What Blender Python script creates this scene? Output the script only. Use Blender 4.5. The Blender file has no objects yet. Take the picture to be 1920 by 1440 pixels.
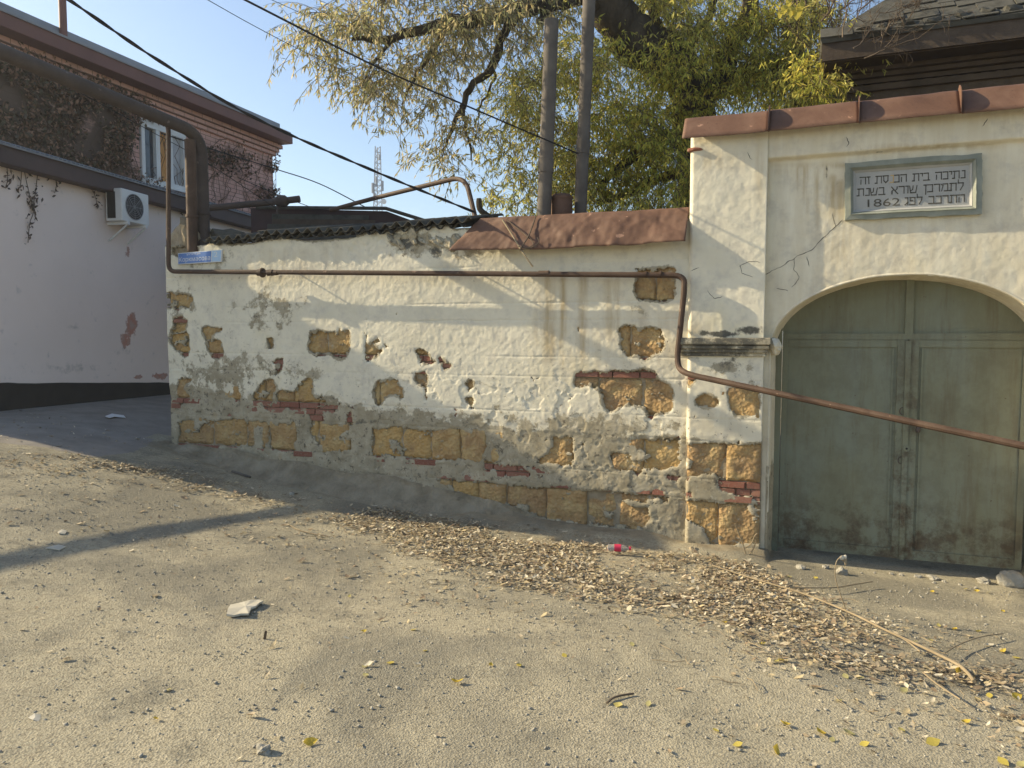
import bpy, bmesh, math, random
import numpy as np
from mathutils import Vector, Matrix

random.seed(7); RNG = np.random.default_rng(7)
scene = bpy.context.scene
COL = scene.collection
R = math.radians

# ------------------------------------------------------------------ camera
F_PX, IMG_W, IMG_H, HORIZON = 1400.0, 1920.0, 1440.0, 630.0
EYE = np.array([0.0, 0.0, 1.65])
PITCH = math.atan((IMG_H/2-HORIZON)/F_PX)
cam_data = bpy.data.cameras.new('camera'); cam = bpy.data.objects.new('camera', cam_data)
COL.objects.link(cam); scene.camera = cam
cam_data.sensor_width = 36.0; cam_data.lens = F_PX/IMG_W*36.0
cam_data.clip_start = 0.05; cam_data.clip_end = 2000
cam.location = EYE; cam.rotation_euler = (math.pi/2-PITCH, 0, 0)

# ------------------------------------------------------------------ light
SUN_H = np.array([0.9765, -0.2155]); SUN_H = SUN_H/np.linalg.norm(SUN_H)   # ground direction the light travels
SUN_EL = R(27.5)
SUN_DIR = np.array([SUN_H[0]*math.cos(SUN_EL), SUN_H[1]*math.cos(SUN_EL), -math.sin(SUN_EL)])
world = bpy.data.worlds.new('World'); scene.world = world; world.use_nodes = True
wn = world.node_tree.nodes; wl = world.node_tree.links
sky = wn.new('ShaderNodeTexSky'); sky.sky_type = 'NISHITA'; sky.sun_disc = False
sky.sun_elevation = SUN_EL; sky.sun_rotation = math.atan2(-SUN_H[0], -SUN_H[1])
sky.air_density = 1.0; sky.dust_density = 0.7; sky.ozone_density = 1.0
bg = wn['Background']; bg.inputs['Strength'].default_value = 0.118
wl.new(sky.outputs[0], bg.inputs['Color'])
sun_data = bpy.data.lights.new('sun', 'SUN'); sun_ob = bpy.data.objects.new('sun', sun_data)
COL.objects.link(sun_ob)
sun_data.energy = 5.0; sun_data.angle = R(0.5); sun_data.color = (1.0, 0.855, 0.585)
sun_ob.rotation_euler = Vector(SUN_DIR).to_track_quat('-Z', 'Y').to_euler(); sun_ob.location = (-20, 4, 15)
vs = scene.view_settings
vs.view_transform = 'Standard'; vs.look = 'None'; vs.gamma = 1.0; vs.exposure = 0.80; vs.use_curve_mapping = False

# ------------------------------------------------------------------ frames of reference
def ray(px, py):
    x = (px-IMG_W/2)/F_PX; y = -(py-IMG_H/2)/F_PX
    f = np.array([0, math.cos(PITCH), -math.sin(PITCH)]); u = np.array([0, math.sin(PITCH), math.cos(PITCH)])
    return np.array([1.0, 0, 0])*x + u*y + f
P0 = np.array([1.557, 6.6])                       # foot of the left edge of the gate pier
E2 = np.array([2.6, -1.0])/math.hypot(2.6, 1.0)   # along the wall, to the right
N2 = np.array([E2[1], -E2[0]]); N2 = N2 if N2[1] < 0 else -N2   # out of the wall, to the street
def W(s, z, d=0.0):
    s = np.asarray(s, float); z = np.asarray(z, float); d = np.asarray(d, float)
    s, z, d = np.broadcast_arrays(s, z, d)
    return np.stack([P0[0]+E2[0]*s+N2[0]*d, P0[1]+E2[1]*s+N2[1]*d, z], -1)
def hit(px, py, p0, n):
    r = ray(px, py); t = ((p0[0]-EYE[0])*n[0]+(p0[1]-EYE[1])*n[1])/(r[0]*n[0]+r[1]*n[1])
    return EYE+r*t
def wpx(px, py, d=0.0):
    p = hit(px, py, P0+N2*d, N2); q = p[:2]-P0
    return float(q@E2), float(p[2])
B0 = np.array([-6.8, 8.2]); BD = np.array([0.207, 1.0]); BD /= np.linalg.norm(BD)
BN = np.array([BD[1], -BD[0]])                    # out of the pink house, to the street
def Bw(t, z, d=0.0):
    t = np.asarray(t, float); z = np.asarray(z, float); d = np.asarray(d, float)
    t, z, d = np.broadcast_arrays(t, z, d)
    return np.stack([B0[0]+BD[0]*t+BN[0]*d, B0[1]+BD[1]*t+BN[1]*d, z], -1)
def bpx(px, py, d=0.0):
    p = hit(px, py, B0+BN*d, BN); q = p[:2]-B0
    return float(q@BD), float(p[2])
def dpx(px, py, Y):                               # a point at a given distance in front of the camera
    r = ray(px, py); return EYE+r*(Y/r[1])

# ------------------------------------------------------------------ noise
def _hash(ix, iy, seed):
    h = (ix.astype(np.int64)*374761393 + iy.astype(np.int64)*668265263 + seed*974634777) & 0x7fffffff
    h = ((h ^ (h >> 13))*1274126177) & 0x7fffffff
    return ((h ^ (h >> 16)) & 0xffff)/65535.0
def vnoise(x, y, seed=0):
    x = np.asarray(x, float); y = np.asarray(y, float)
    ix = np.floor(x); iy = np.floor(y); fx = x-ix; fy = y-iy
    fx = fx*fx*(3-2*fx); fy = fy*fy*(3-2*fy)
    a = _hash(ix, iy, seed); b = _hash(ix+1, iy, seed); c = _hash(ix, iy+1, seed); d = _hash(ix+1, iy+1, seed)
    return (a*(1-fx)+b*fx)*(1-fy)+(c*(1-fx)+d*fx)*fy-0.5
def fbm(x, y, seed=0, oct=4, gain=0.5):
    v = 0; a = 1.0; f = 1.0
    for k in range(oct):
        v = v+a*vnoise(np.asarray(x)*f+k*17.3, np.asarray(y)*f+k*9.1, seed+k); a *= gain; f *= 2.03
    return v
def sstep(a, b, x): t = np.clip((np.asarray(x, float)-a)/(b-a), 0, 1); return t*t*(3-2*t)
def in_poly(X, Y, poly):
    poly = np.asarray(poly); res = np.zeros(X.shape, bool)
    x0, y0 = poly.min(0)-.05; x1, y1 = poly.max(0)+.05
    sel = (X > x0) & (X < x1) & (Y > y0) & (Y < y1)
    if not sel.any(): return res
    x = X[sel]; y = Y[sel]; r = np.zeros(x.shape, bool)
    j = len(poly)-1
    for i in range(len(poly)):
        xi, yi = poly[i]; xj, yj = poly[j]
        c = ((yi > y) != (yj > y)) & (x < (xj-xi)*(y-yi)/((yj-yi) if yj != yi else 1e-9)+xi)
        r ^= c; j = i
    res[sel] = r
    return res

# ------------------------------------------------------------------ ground height
_GX = [-60, -9, -7, -6, -5, -4.2, -3.4, -2.6, -1.8, -1, 0, 1.5, 2.2, 3, 4, 6, 60]
_GZ = [1.0, .78, .72, .67, .55, .40, .22, .08, -.02, -.10, -.14, -.21, -.265, -.325, -.37, -.45, -.7]
def gz(x, y):
    x = np.asarray(x, float); y = np.asarray(y, float)
    far = np.interp(x, _GX, _GZ)
    near = np.interp(x, [-60, -6, -3, 0, 3, 6, 60], [.9, .40, .14, 0, -.12, -.22, -.5])
    k = sstep(2.5, 7.2, y)
    return near*(1-k)+far*k + .018*fbm(x*.7, y*.7, 3, 2)
def gpx(px, py):
    r = ray(px, py); t = 0.5; dt = .05
    p = EYE+r*t
    while t < 80:
        q = EYE+r*(t+dt)
        if q[2] < gz(q[0], q[1]):
            lo, hi = t, t+dt
            for _ in range(24):
                m = (lo+hi)/2; q = EYE+r*m
                if q[2] < gz(q[0], q[1]): hi = m
                else: lo = m
            return EYE+r*lo
        t += dt
    return EYE+r*80

# ------------------------------------------------------------------ object helpers
def thing(name, label, cat, loc=(0, 0, 0), group=None):
    o = bpy.data.objects.new(name, None); COL.objects.link(o)
    o.location = [float(v) for v in loc]; o.empty_display_size = .1
    o['label'] = label; o['category'] = cat
    if group: o['group'] = group
    return o
def attach(o, parent):
    if parent is not None:
        o.parent = parent
        if parent.type == 'EMPTY': o.matrix_parent_inverse = Matrix.Translation(-Vector(parent.location))
    return o
def tag(o, label=None, cat=None, group=None, kind=None):
    if label: o['label'] = label
    if cat: o['category'] = cat
    if group: o['group'] = group
    if kind: o['kind'] = kind
    return o
def make_mesh(name, V, Fc, mat=None, smooth=False, attrs=None):
    me = bpy.data.meshes.new(name)
    V = np.asarray(V, np.float32).reshape(-1, 3)
    if isinstance(Fc, np.ndarray):
        k = Fc.shape[1]; n = len(Fc)
        me.vertices.add(len(V)); me.vertices.foreach_set('co', V.ravel())
        me.loops.add(n*k); me.loops.foreach_set('vertex_index', Fc.astype(np.int32).ravel())
        me.polygons.add(n); me.polygons.foreach_set('loop_start', np.arange(0, n*k, k, dtype=np.int32))
        me.update(calc_edges=True); me.validate()
    else:
        me.from_pydata([tuple(map(float, v)) for v in V], [], [tuple(int(i) for i in f) for f in Fc]); me.update()
    if attrs:
        for k, a in attrs.items():
            if np.asarray(a).ndim == 2:
                at = me.attributes.new(k, 'FLOAT_COLOR', 'POINT'); at.data.foreach_set('color', np.asarray(a, np.float32).ravel())
            else:
                at = me.attributes.new(k, 'FLOAT', 'POINT'); at.data.foreach_set('value', np.asarray(a, np.float32).ravel())
    if smooth: me.polygons.foreach_set('use_smooth', np.ones(len(me.polygons), bool))
    if mat: me.materials.append(mat)
    return me
def add(name, V, Fc, mat, parent=None, smooth=False, attrs=None):
    o = bpy.data.objects.new(name, make_mesh(name, V, Fc, mat, smooth, attrs)); COL.objects.link(o)
    return attach(o, parent)
def link_mesh(name, me, parent=None, M=None):
    o = bpy.data.objects.new(name, me); COL.objects.link(o)
    attach(o, parent)
    if M is not None: o.matrix_basis = M
    return o
class MB:                                          # collects shapes into one mesh
    def __init__(self): self.v = []; self.f = []
    def put(self, V, Fc):
        n = len(self.v); self.v += [tuple(map(float, p)) for p in V]; self.f += [tuple(int(i)+n for i in f) for f in Fc]; return self
    def box8(self, P):                             # bottom four then top four, counter-clockwise
        return self.put(P, [(3, 2, 1, 0), (4, 5, 6, 7), (0, 1, 5, 4), (1, 2, 6, 5), (2, 3, 7, 6), (3, 0, 4, 7)])
    def wbox(self, s0, s1, z0, z1, d0, d1, fr=W):
        return self.box8([fr(s0, z0, d1), fr(s1, z0, d1), fr(s1, z0, d0), fr(s0, z0, d0), fr(s0, z1, d1), fr(s1, z1, d1), fr(s1, z1, d0), fr(s0, z1, d0)])
    def tube(self, pts, rad, seg=10, cap=True):
        pts = [np.asarray(p, float) for p in pts]; n = len(pts)
        rad = [rad]*n if np.isscalar(rad) else list(rad)
        T = [pts[min(i+1, n-1)]-pts[max(i-1, 0)] for i in range(n)]
        T = [t/(np.linalg.norm(t)+1e-12) for t in T]
        u = np.cross(T[0], [0, 0, 1.0]);
        if np.linalg.norm(u) < 1e-3: u = np.cross(T[0], [1.0, 0, 0])
        u /= np.linalg.norm(u); V = []; Fc = []
        for i in range(n):
            u = u-T[i]*(u@T[i]); u /= np.linalg.norm(u)+1e-12; w = np.cross(T[i], u)
            for k in range(seg):
                a = 2*math.pi*k/seg; V.append(pts[i]+rad[i]*(math.cos(a)*u+math.sin(a)*w))
        for i in range(n-1):
            for k in range(seg):
                k2 = (k+1) % seg; Fc.append((i*seg+k, i*seg+k2, (i+1)*seg+k2, (i+1)*seg+k))
        if cap: Fc.append(tuple(range(seg-1, -1, -1))); Fc.append(tuple(range((n-1)*seg, n*seg)))
        return self.put(V, Fc)
    def build(self, name, mat, parent=None, smooth=False, bevel=0.0, angle=35):
        o = add(name, self.v, self.f, mat, parent, smooth)
        if bevel:
            b = o.modifiers.new('bevel', 'BEVEL'); b.width = bevel; b.segments = 2; b.limit_method = 'ANGLE'; b.angle_limit = R(40)
        if smooth:
            bm = bmesh.new(); bm.from_mesh(o.data)
            bmesh.ops.recalc_face_normals(bm, faces=bm.faces)
            for e in bm.edges:
                if len(e.link_faces) == 2 and e.calc_face_angle(0) > R(angle): e.smooth = False
            bm.to_mesh(o.data); bm.free()
        return o
def fillet(pts, r, n=6):                           # rounds the corners of a polyline
    pts = [np.asarray(p, float) for p in pts]; out = [pts[0]]
    for i in range(1, len(pts)-1):
        a, b, c = pts[i-1], pts[i], pts[i+1]
        rr = r[i-1] if isinstance(r, (list, tuple)) else r
        la = min(rr, .48*np.linalg.norm(a-b)); lc = min(rr, .48*np.linalg.norm(c-b))
        p = b+(a-b)/np.linalg.norm(a-b)*la; q = b+(c-b)/np.linalg.norm(c-b)*lc
        for k in range(n+1):
            t = k/n; out.append((1-t)**2*p+2*t*(1-t)*b+t*t*q)
    out.append(pts[-1]); return out
def resample(pts, step):
    pts = np.asarray(pts, float); L = np.r_[0, np.cumsum(np.linalg.norm(np.diff(pts, axis=0), axis=1))]
    n = max(2, int(L[-1]/step)+1); t = np.linspace(0, L[-1], n)
    return np.stack([np.interp(t, L, pts[:, k]) for k in range(3)], -1)
def smooth_line(pts, n=8):                         # Catmull-Rom
    P = [np.asarray(p, float) for p in pts]; P = [2*P[0]-P[1]]+P+[2*P[-1]-P[-2]]; out = []
    for i in range(1, len(P)-2):
        a, b, c, d = P[i-1:i+3]
        for k in range(n):
            t = k/n; out.append(.5*((2*b)+(c-a)*t+(2*a-5*b+4*c-d)*t*t+(-a+3*b-3*c+d)*t**3))
    out.append(P[-2]); return out
def ico(sub, rx, ry, rz, seed, amp, freq=1.5):     # a lumpy stone
    bm = bmesh.new(); bmesh.ops.create_icosphere(bm, subdivisions=sub, radius=1)
    V = np.array([v.co[:] for v in bm.verts]); Fc = [tuple(v.index for v in f.verts) for f in bm.faces]; bm.free()
    k = 1+amp*2*(fbm(V[:, 0]*freq+V[:, 2]*freq*.7, V[:, 1]*freq-V[:, 2]*freq*.6, seed, 3))
    return V*k[:, None]*np.array([rx, ry, rz]), Fc
def text_mesh(txt, size, extrude=.0):
    cu = bpy.data.curves.new('lettering', 'FONT'); cu.body = txt; cu.size = size; cu.extrude = extrude; cu.resolution_u = 3
    o = bpy.data.objects.new('lettering_source', cu); COL.objects.link(o)
    me = bpy.data.meshes.new_from_object(o.evaluated_get(bpy.context.evaluated_depsgraph_get()))
    V = np.array([v.co[:] for v in me.vertices]); Fc = [tuple(p.vertices) for p in me.polygons]
    bpy.data.objects.remove(o); bpy.data.curves.remove(cu); bpy.data.meshes.remove(me)
    return V, Fc

# ------------------------------------------------------------------ materials
class NT:
    def __init__(self, name):
        self.m = bpy.data.materials.new(name); self.m.use_nodes = True
        self.t = self.m.node_tree; self.n = self.t.nodes; self.p = self.n['Principled BSDF']
        self.tc = self.n.new('ShaderNodeTexCoord'); self.co = self.tc.outputs['Object']
    def L(self, a, b): self.t.links.new(a, b)
    def setv(self, sock, v):
        if hasattr(v, 'is_output'): self.L(v, sock)
        elif isinstance(v, (tuple, list)) and sock.type == 'RGBA': sock.default_value = (*v[:3], 1)
        else: sock.default_value = v
    def map(self, scale=(1, 1, 1), rot=(0, 0, 0), co=None):
        m = self.n.new('ShaderNodeMapping'); m.inputs['Scale'].default_value = scale; m.inputs['Rotation'].default_value = rot
        self.L(co or self.co, m.inputs['Vector']); return m.outputs[0]
    def noise(self, scale, detail=4, rough=.55, co=None, dist=0.0):
        n = self.n.new('ShaderNodeTexNoise'); n.inputs['Scale'].default_value = scale; n.inputs['Detail'].default_value = detail
        n.inputs['Roughness'].default_value = rough; n.inputs['Distortion'].default_value = dist
        self.L(co or self.co, n.inputs['Vector']); return n.outputs['Fac']
    def vor(self, scale, co=None, feature='F1', out='Distance', rnd=1.0):
        n = self.n.new('ShaderNodeTexVoronoi'); n.feature = feature; n.inputs['Scale'].default_value = scale; n.inputs['Randomness'].default_value = rnd
        self.L(co or self.co, n.inputs['Vector']); return n.outputs[out]
    def ramp(self, fac, stops):
        r = self.n.new('ShaderNodeValToRGB'); self.L(fac, r.inputs[0]); e = r.color_ramp.elements
        while len(e) < len(stops): e.new(.5)
        for i, (p, c) in enumerate(stops):
            e[i].position = p; e[i].color = (*c, 1) if isinstance(c, (tuple, list)) else (c, c, c, 1)
        return r.outputs[0]
    def mix(self, fac, a, b, mode='MIX'):
        m = self.n.new('ShaderNodeMix'); m.data_type = 'RGBA'; m.blend_type = mode
        self.setv(m.inputs[0], fac); self.setv(m.inputs[6], a); self.setv(m.inputs[7], b); return m.outputs[2]
    def math(self, op, a, b=0.0, c=None, clamp=False):
        m = self.n.new('ShaderNodeMath'); m.operation = op; m.use_clamp = clamp
        self.setv(m.inputs[0], a); self.setv(m.inputs[1], b)
        if c is not None: self.setv(m.inputs[2], c)
        return m.outputs[0]
    def step(self, v, a, b):
        m = self.n.new('ShaderNodeMapRange'); m.interpolation_type = 'SMOOTHSTEP'; m.clamp = True
        self.setv(m.inputs[0], v); m.inputs[1].default_value = a; m.inputs[2].default_value = b; return m.outputs[0]
    def attr(self, name, col=False):
        a = self.n.new('ShaderNodeAttribute'); a.attribute_name = name; return a.outputs['Color' if col else 'Fac']
    def rand(self): return self.n.new('ShaderNodeObjectInfo').outputs['Random']
    def bump(self, h, strength=.5, dist=.01, nrm=None):
        b = self.n.new('ShaderNodeBump'); b.inputs['Strength'].default_value = strength; b.inputs['Distance'].default_value = dist
        self.L(h, b.inputs['Height'])
        if nrm: self.L(nrm, b.inputs['Normal'])
        return b.outputs[0]
    def out(self, col, rough=.85, nrm=None, metal=0.0, spec=None):
        self.setv(self.p.inputs['Base Color'], col); self.setv(self.p.inputs['Roughness'], rough); self.p.inputs['Metallic'].default_value = metal
        if spec is not None: self.p.inputs['Specular IOR Level'].default_value = spec
        if nrm: self.L(nrm, self.p.inputs['Normal'])
        return self.m
def simple(name, c1, c2, scale=6, rough=.8, bump=.15, bscale=40, dist=.004, metal=0.0, spec=.3):
    n = NT(name); f = n.noise(scale, 5, .6)
    return n.out(n.ramp(f, [(.3, c1), (.7, c2)]), rough, n.bump(n.noise(bscale, 4, .6), bump, dist), metal, spec)
M = {}
def m_plaster():
    n = NT('limewashed plaster')
    base = n.ramp(n.noise(1.3, 5, .6), [(.3, (.67, .615, .475)), (.55, (.75, .695, .55)), (.75, (.69, .615, .43))])
    base = n.mix(n.step(n.noise(7, 6, .7), .45, .72), base, (.60, .555, .455))
    fine = n.noise(26, 6, .7); mid = n.noise(9, 6, .65)
    st = n.math('MULTIPLY', n.attr('stain'), n.step(n.noise(14, 4, .6, n.map((1, 1, .12))), .25, .62))
    base = n.mix(n.math('MULTIPLY', st, .8), base, (.40, .29, .14))
    cemf = n.step(n.math('ADD', n.attr('cem'), n.math('MULTIPLY_ADD', n.noise(5.5, 8, .72), 2.2, -1.1)), .40, .60)
    cem = n.ramp(n.noise(5, 6, .65), [(.25, (.23, .19, .125)), (.45, (.34, .295, .205)), (.6, (.42, .37, .27)), (.78, (.36, .275, .155))])
    cem = n.mix(n.step(fine, .56, .72), cem, (.52, .465, .35)); cem = n.mix(n.step(n.noise(17, 6, .75), .55, .64), cem, (.15, .13, .095))
    base = n.mix(cemf, base, cem)
    spk = n.math('MULTIPLY', n.attr('wear'), n.step(n.noise(20, 5, .75), .60, .66))
    base = n.mix(spk, base, (.22, .195, .15))
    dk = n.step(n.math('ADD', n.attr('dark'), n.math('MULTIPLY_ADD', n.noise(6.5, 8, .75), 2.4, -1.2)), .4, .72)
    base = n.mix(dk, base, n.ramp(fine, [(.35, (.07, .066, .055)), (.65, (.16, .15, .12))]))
    h = n.math('ADD', n.math('MULTIPLY', fine, .40), n.math('ADD', n.math('MULTIPLY', n.noise(75, 5, .75), .22), n.math('MULTIPLY', n.math('MULTIPLY', cemf, n.noise(40, 5, .75)), .55)))
    h = n.math('SUBTRACT', h, n.math('MULTIPLY', spk, .25))
    return n.out(base, .92, n.bump(h, .42, .011), 0, .2)
def m_stone():
    n = NT('ochre sandstone')
    r = n.rand()
    base = n.mix(r, (.50, .325, .13), (.36, .235, .12))
    base = n.mix(n.step(n.noise(6, 6, .65), .4, .72), base, (.52, .385, .19))
    base = n.mix(n.step(n.noise(3.2, 4, .6), .50, .70), base, (.34, .225, .12)); base = n.mix(n.step(n.noise(8.5, 7, .75), .58, .68), base, (.42, .38, .29)); base = n.mix(n.step(n.noise(22, 6, .75), .62, .70), base, (.24, .16, .085))
    h = n.math('ADD', n.noise(24, 7, .75), n.math('MULTIPLY', n.vor(30), 1.0))
    return n.out(base, .93, n.bump(h, .8, .022), 0, .15)
def m_brick():
    n = NT('red wall brick'); r = n.rand()
    base = n.mix(r, (.26, .10, .068), (.33, .165, .115))
    base = n.mix(n.step(n.noise(18, 5, .65), .5, .72), base, (.36, .30, .235))
    return n.out(base, .9, n.bump(n.noise(45, 6, .75), .8, .010), 0, .2)
def m_mortar():
    n = NT('lime mortar')
    return n.out(n.ramp(n.noise(9, 6, .7), [(.3, (.27, .215, .14)), (.7, (.44, .375, .27))]), .95, n.bump(n.noise(45, 6, .75), .8, .015), 0, .1)
def m_rust(name, a, b, c, rough=.7):
    n = NT(name); f = n.noise(3.5, 7, .65, None, .4)
    base = n.ramp(f, [(.28, a), (.5, b), (.72, c)])
    base = n.mix(n.step(n.noise(40, 5, .7), .6, .72), base, tuple(v*.6 for v in a))
    base = n.mix(n.step(n.noise(11, 3, .6), .66, .72), base, tuple(min(1, v*1.7) for v in c))
    return n.out(base, rough, n.bump(n.noise(60, 5, .7), .25, .004), .0, .35)
def m_ground():
    n = NT('dusty old asphalt')
    base = n.ramp(n.noise(.9, 6, .62), [(.28, (.31, .275, .20)), (.50, (.405, .358, .255)), (.75, (.46, .402, .286))])
    base = n.mix(n.step(n.noise(2.6, 6, .7), .52, .70), base, (.235, .212, .158))
    grit = n.noise(130, 5, .75); chip = n.vor(95, None, 'F1', 'Distance')
    base = n.mix(n.math('MULTIPLY', n.step(n.noise(.55, 5, .65, None, .6), .46, .60), .75), base, (.205, .19, .15))
    base = n.mix(n.step(grit, .56, .70), base, (.50, .455, .345))
    base = n.mix(n.step(grit, .45, .33), base, (.125, .108, .076))
    base = n.mix(n.step(n.noise(30, 4, .6), .66, .71), base, (.10, .085, .06))
    spk2 = n.noise(46, 4, .7)
    base = n.mix(n.math('MULTIPLY', n.step(spk2, .50, .36), .62), base, (.19, .167, .12)); base = n.mix(n.math('MULTIPLY', n.step(spk2, .56, .70), .45), base, (.53, .48, .36))
    base = n.mix(n.math('MULTIPLY', n.step(n.noise(13, 6, .75), .54, .66), .45), base, (.21, .185, .135))
    road = n.ramp(n.noise(3, 6, .7), [(.3, (.225, .202, .176)), (.7, (.33, .298, .26))])
    base = n.mix(n.step(n.math('ADD', n.attr('road'), n.math('MULTIPLY_ADD', n.noise(2.2, 5, .65), .8, -.4)), .4, .65), base, road)
    soil = n.ramp(n.noise(12, 6, .7), [(.3, (.22, .18, .12)), (.7, (.34, .285, .195))])
    base = n.mix(n.step(n.math('ADD', n.attr('soil'), n.math('MULTIPLY_ADD', n.noise(5, 5, .65), .9, -.45)), .4, .7), base, soil)
    h = n.math('ADD', n.math('MULTIPLY', grit, 1.0), n.math('ADD', n.math('MULTIPLY', n.noise(52, 6, .75), .8), n.math('MULTIPLY', chip, .9)))
    return n.out(base, .95, n.bump(h, .55, .011), 0, .12)
def m_leaf(name, trans=.55, attr='tint'):
    n = NT(name); c = n.attr(attr, True)
    n.out(c, .6, None, 0, .25)
    tr = n.n.new('ShaderNodeBsdfTranslucent'); n.L(c, tr.inputs[0])
    mx = n.n.new('ShaderNodeMixShader'); mx.inputs[0].default_value = trans
    n.L(n.p.outputs[0], mx.inputs[1]); n.L(tr.outputs[0], mx.inputs[2]); n.L(mx.outputs[0], n.n['Material Output'].inputs[0])
    return n.m
def m_pinkwall():
    n = NT('pale pink painted plaster')
    base = n.ramp(n.noise(.8, 5, .6), [(.3, (.78, .66, .60)), (.7, (.85, .72, .655))])
    base = n.mix(n.step(n.noise(6, 6, .65), .6, .8), base, (.52, .46, .44))
    pk = n.step(n.math('ADD', n.attr('peel'), n.math('MULTIPLY_ADD', n.noise(7, 6, .7), 1.0, -.5)), .45, .55)
    base = n.mix(pk, base, n.ramp(n.noise(14, 4, .6), [(.4, (.50, .25, .19)), (.7, (.45, .33, .28))]))
    gr = n.step(n.math('ADD', n.attr('grime'), n.math('MULTIPLY_ADD', n.noise(9, 6, .7), .9, -.45)), .4, .7)
    base = n.mix(n.math('MULTIPLY', gr, .6), base, (.30, .27, .25))
    return n.out(base, .9, n.bump(n.noise(30, 5, .65), .15, .01), 0, .2)
def m_housebrick():
    n = NT('painted pink brickwork')
    # coordinates along the facade: rotate so that x runs along it
    ang = math.atan2(BD[1], BD[0])
    m = n.n.new('ShaderNodeMapping'); m.vector_type = 'POINT'
    m.inputs['Rotation'].default_value = (0, 0, -ang); n.L(n.co, m.inputs['Vector'])
    sp = n.n.new('ShaderNodeSeparateXYZ'); n.L(m.outputs[0], sp.inputs[0])
    cb = n.n.new('ShaderNodeCombineXYZ'); n.L(sp.outputs[0], cb.inputs[0]); n.L(sp.outputs[2], cb.inputs[1])
    b = n.n.new('ShaderNodeTexBrick'); n.L(cb.outputs[0], b.inputs['Vector'])
    b.inputs['Scale'].default_value = 1.0; b.inputs['Brick Width'].default_value = .26; b.inputs['Row Height'].default_value = .077
    b.inputs['Mortar Size'].default_value = .007; b.inputs['Mortar Smooth'].default_value = .3; b.inputs['Bias'].default_value = 0
    b.inputs['Color1'].default_value = (.58, .34, .28, 1); b.inputs['Color2'].default_value = (.64, .40, .34, 1); b.inputs['Mortar'].default_value = (.26, .17, .14, 1)
    base = n.mix(n.step(n.noise(2.5, 6, .65), .45, .75), b.outputs['Color'], (.44, .27, .22))
    base = n.mix(n.step(n.math('ADD', n.attr('grime'), n.math('MULTIPLY_ADD', n.noise(3, 6, .7), 1.0, -.5)), .4, .7), base, (.12, .085, .065))
    h = n.math('SUBTRACT', n.math('MULTIPLY', n.noise(40, 4, .6), .2), b.outputs['Fac'])
    return n.out(base, .9, n.bump(h, .6, .008), 0, .2)
def m_gate():
    n = NT('faded green gate paint')
    f = n.noise(2.2, 6, .62, n.map((1, 1, .35)))
    base = n.ramp(f, [(.25, (.155, .152, .095)), (.45, (.195, .20, .132)), (.6, (.205, .222, .165)), (.8, (.18, .172, .11))])
    st = n.noise(9, 6, .7, n.map((1.0, 1.0, .10)))
    base = n.mix(n.math('MULTIPLY', n.step(st, .48, .70), .6), base, (.14, .115, .068))
    base = n.mix(n.math('MULTIPLY', n.attr('rust'), n.step(n.noise(6, 7, .72), .40, .62)), base, n.ramp(n.noise(20, 5, .7), [(.35, (.065, .045, .027)), (.7, (.12, .088, .05))]))
    base = n.mix(n.step(n.noise(30, 4, .6), .70, .74), base, (.09, .06, .04))
    return n.out(base, .62, n.bump(n.noise(8, 5, .6), .18, .01), 0, .35)
def m_slate():
    n = NT('weathered corrugated slate')
    base = n.ramp(n.noise(4, 6, .7), [(.3, (.045, .043, .036)), (.55, (.10, .095, .08)), (.75, (.065, .060, .04))])
    return n.out(base, .95, n.bump(n.noise(60, 5, .7), .4, .005), 0, .1)
def m_bark():
    n = NT('rough bark'); f = n.noise(9, 6, .7, n.map((1, 1, .35)))
    return n.out(n.ramp(f, [(.3, (.035, .028, .02)), (.7, (.105, .085, .06))]), .95, n.bump(n.noise(14, 6, .75, n.map((1, 1, .3))), .9, .03), 0, .1)
def m_glass():
    n = NT('window glass'); return n.out((.05, .06, .07), .06, None, 0, .6)
M['plaster'] = m_plaster(); M['stone'] = m_stone(); M['brick'] = m_brick(); M['mortar'] = m_mortar()
M['coping'] = m_rust('rusty red sheet iron', (.092, .046, .028), (.14, .073, .045), (.195, .112, .073), .68)
M['pipe'] = m_rust('rusty painted pipe', (.046, .027, .018), (.078, .046, .030), (.125, .082, .056), .72)
M['darkpipe'] = m_rust('dark rusty pipe', (.055, .043, .038), (.078, .06, .052), (.10, .08, .068), .85)
M['ground'] = m_ground(); M['leaf'] = m_leaf('willow leaf'); M['litter'] = m_leaf('dry fallen leaf', .12)
M['pink'] = m_pinkwall(); M['housebrick'] = m_housebrick(); M['gate'] = m_gate(); M['slate'] = m_slate(); M['bark'] = m_bark(); M['glass'] = m_glass()
M['plinth'] = simple('black plinth paint', (.012, .012, .013), (.022, .022, .023), 3, .7)
M['fascia'] = simple('dark brown fascia', (.045, .026, .026), (.07, .038, .035), 2, .55, .05)
M['fascia_red'] = simple('red brown fascia', (.13, .055, .045), (.17, .075, .058), 2, .55, .05)
M['zinc'] = simple('grey roof sheet', (.20, .22, .25), (.27, .29, .32), 2, .5, .05)
M['white'] = simple('white plastic', (.62, .62, .60), (.72, .72, .70), 3, .4, .03)
M['curtain'] = simple('orange curtain', (.62, .30, .10), (.72, .38, .15), 5, .9)
M['curtain_pale'] = simple('pale curtain', (.45, .45, .46), (.58, .58, .58), 5, .9)
M['black'] = simple('black rubber', (.015, .015, .016), (.03, .03, .03), 20, .7, .05)
M['cement'] = simple('dirty cement render', (.20, .165, .11), (.35, .30, .215), 4.5, .95, .9, 26, .025)
M['flue'] = simple('grey asbestos cement', (.095, .082, .07), (.165, .142, .118), 5, .9, .3, 40)
M['teal'] = simple('grey green plaque paint', (.19, .205, .17), (.30, .31, .26), 7, .85, .3, 40)
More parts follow.
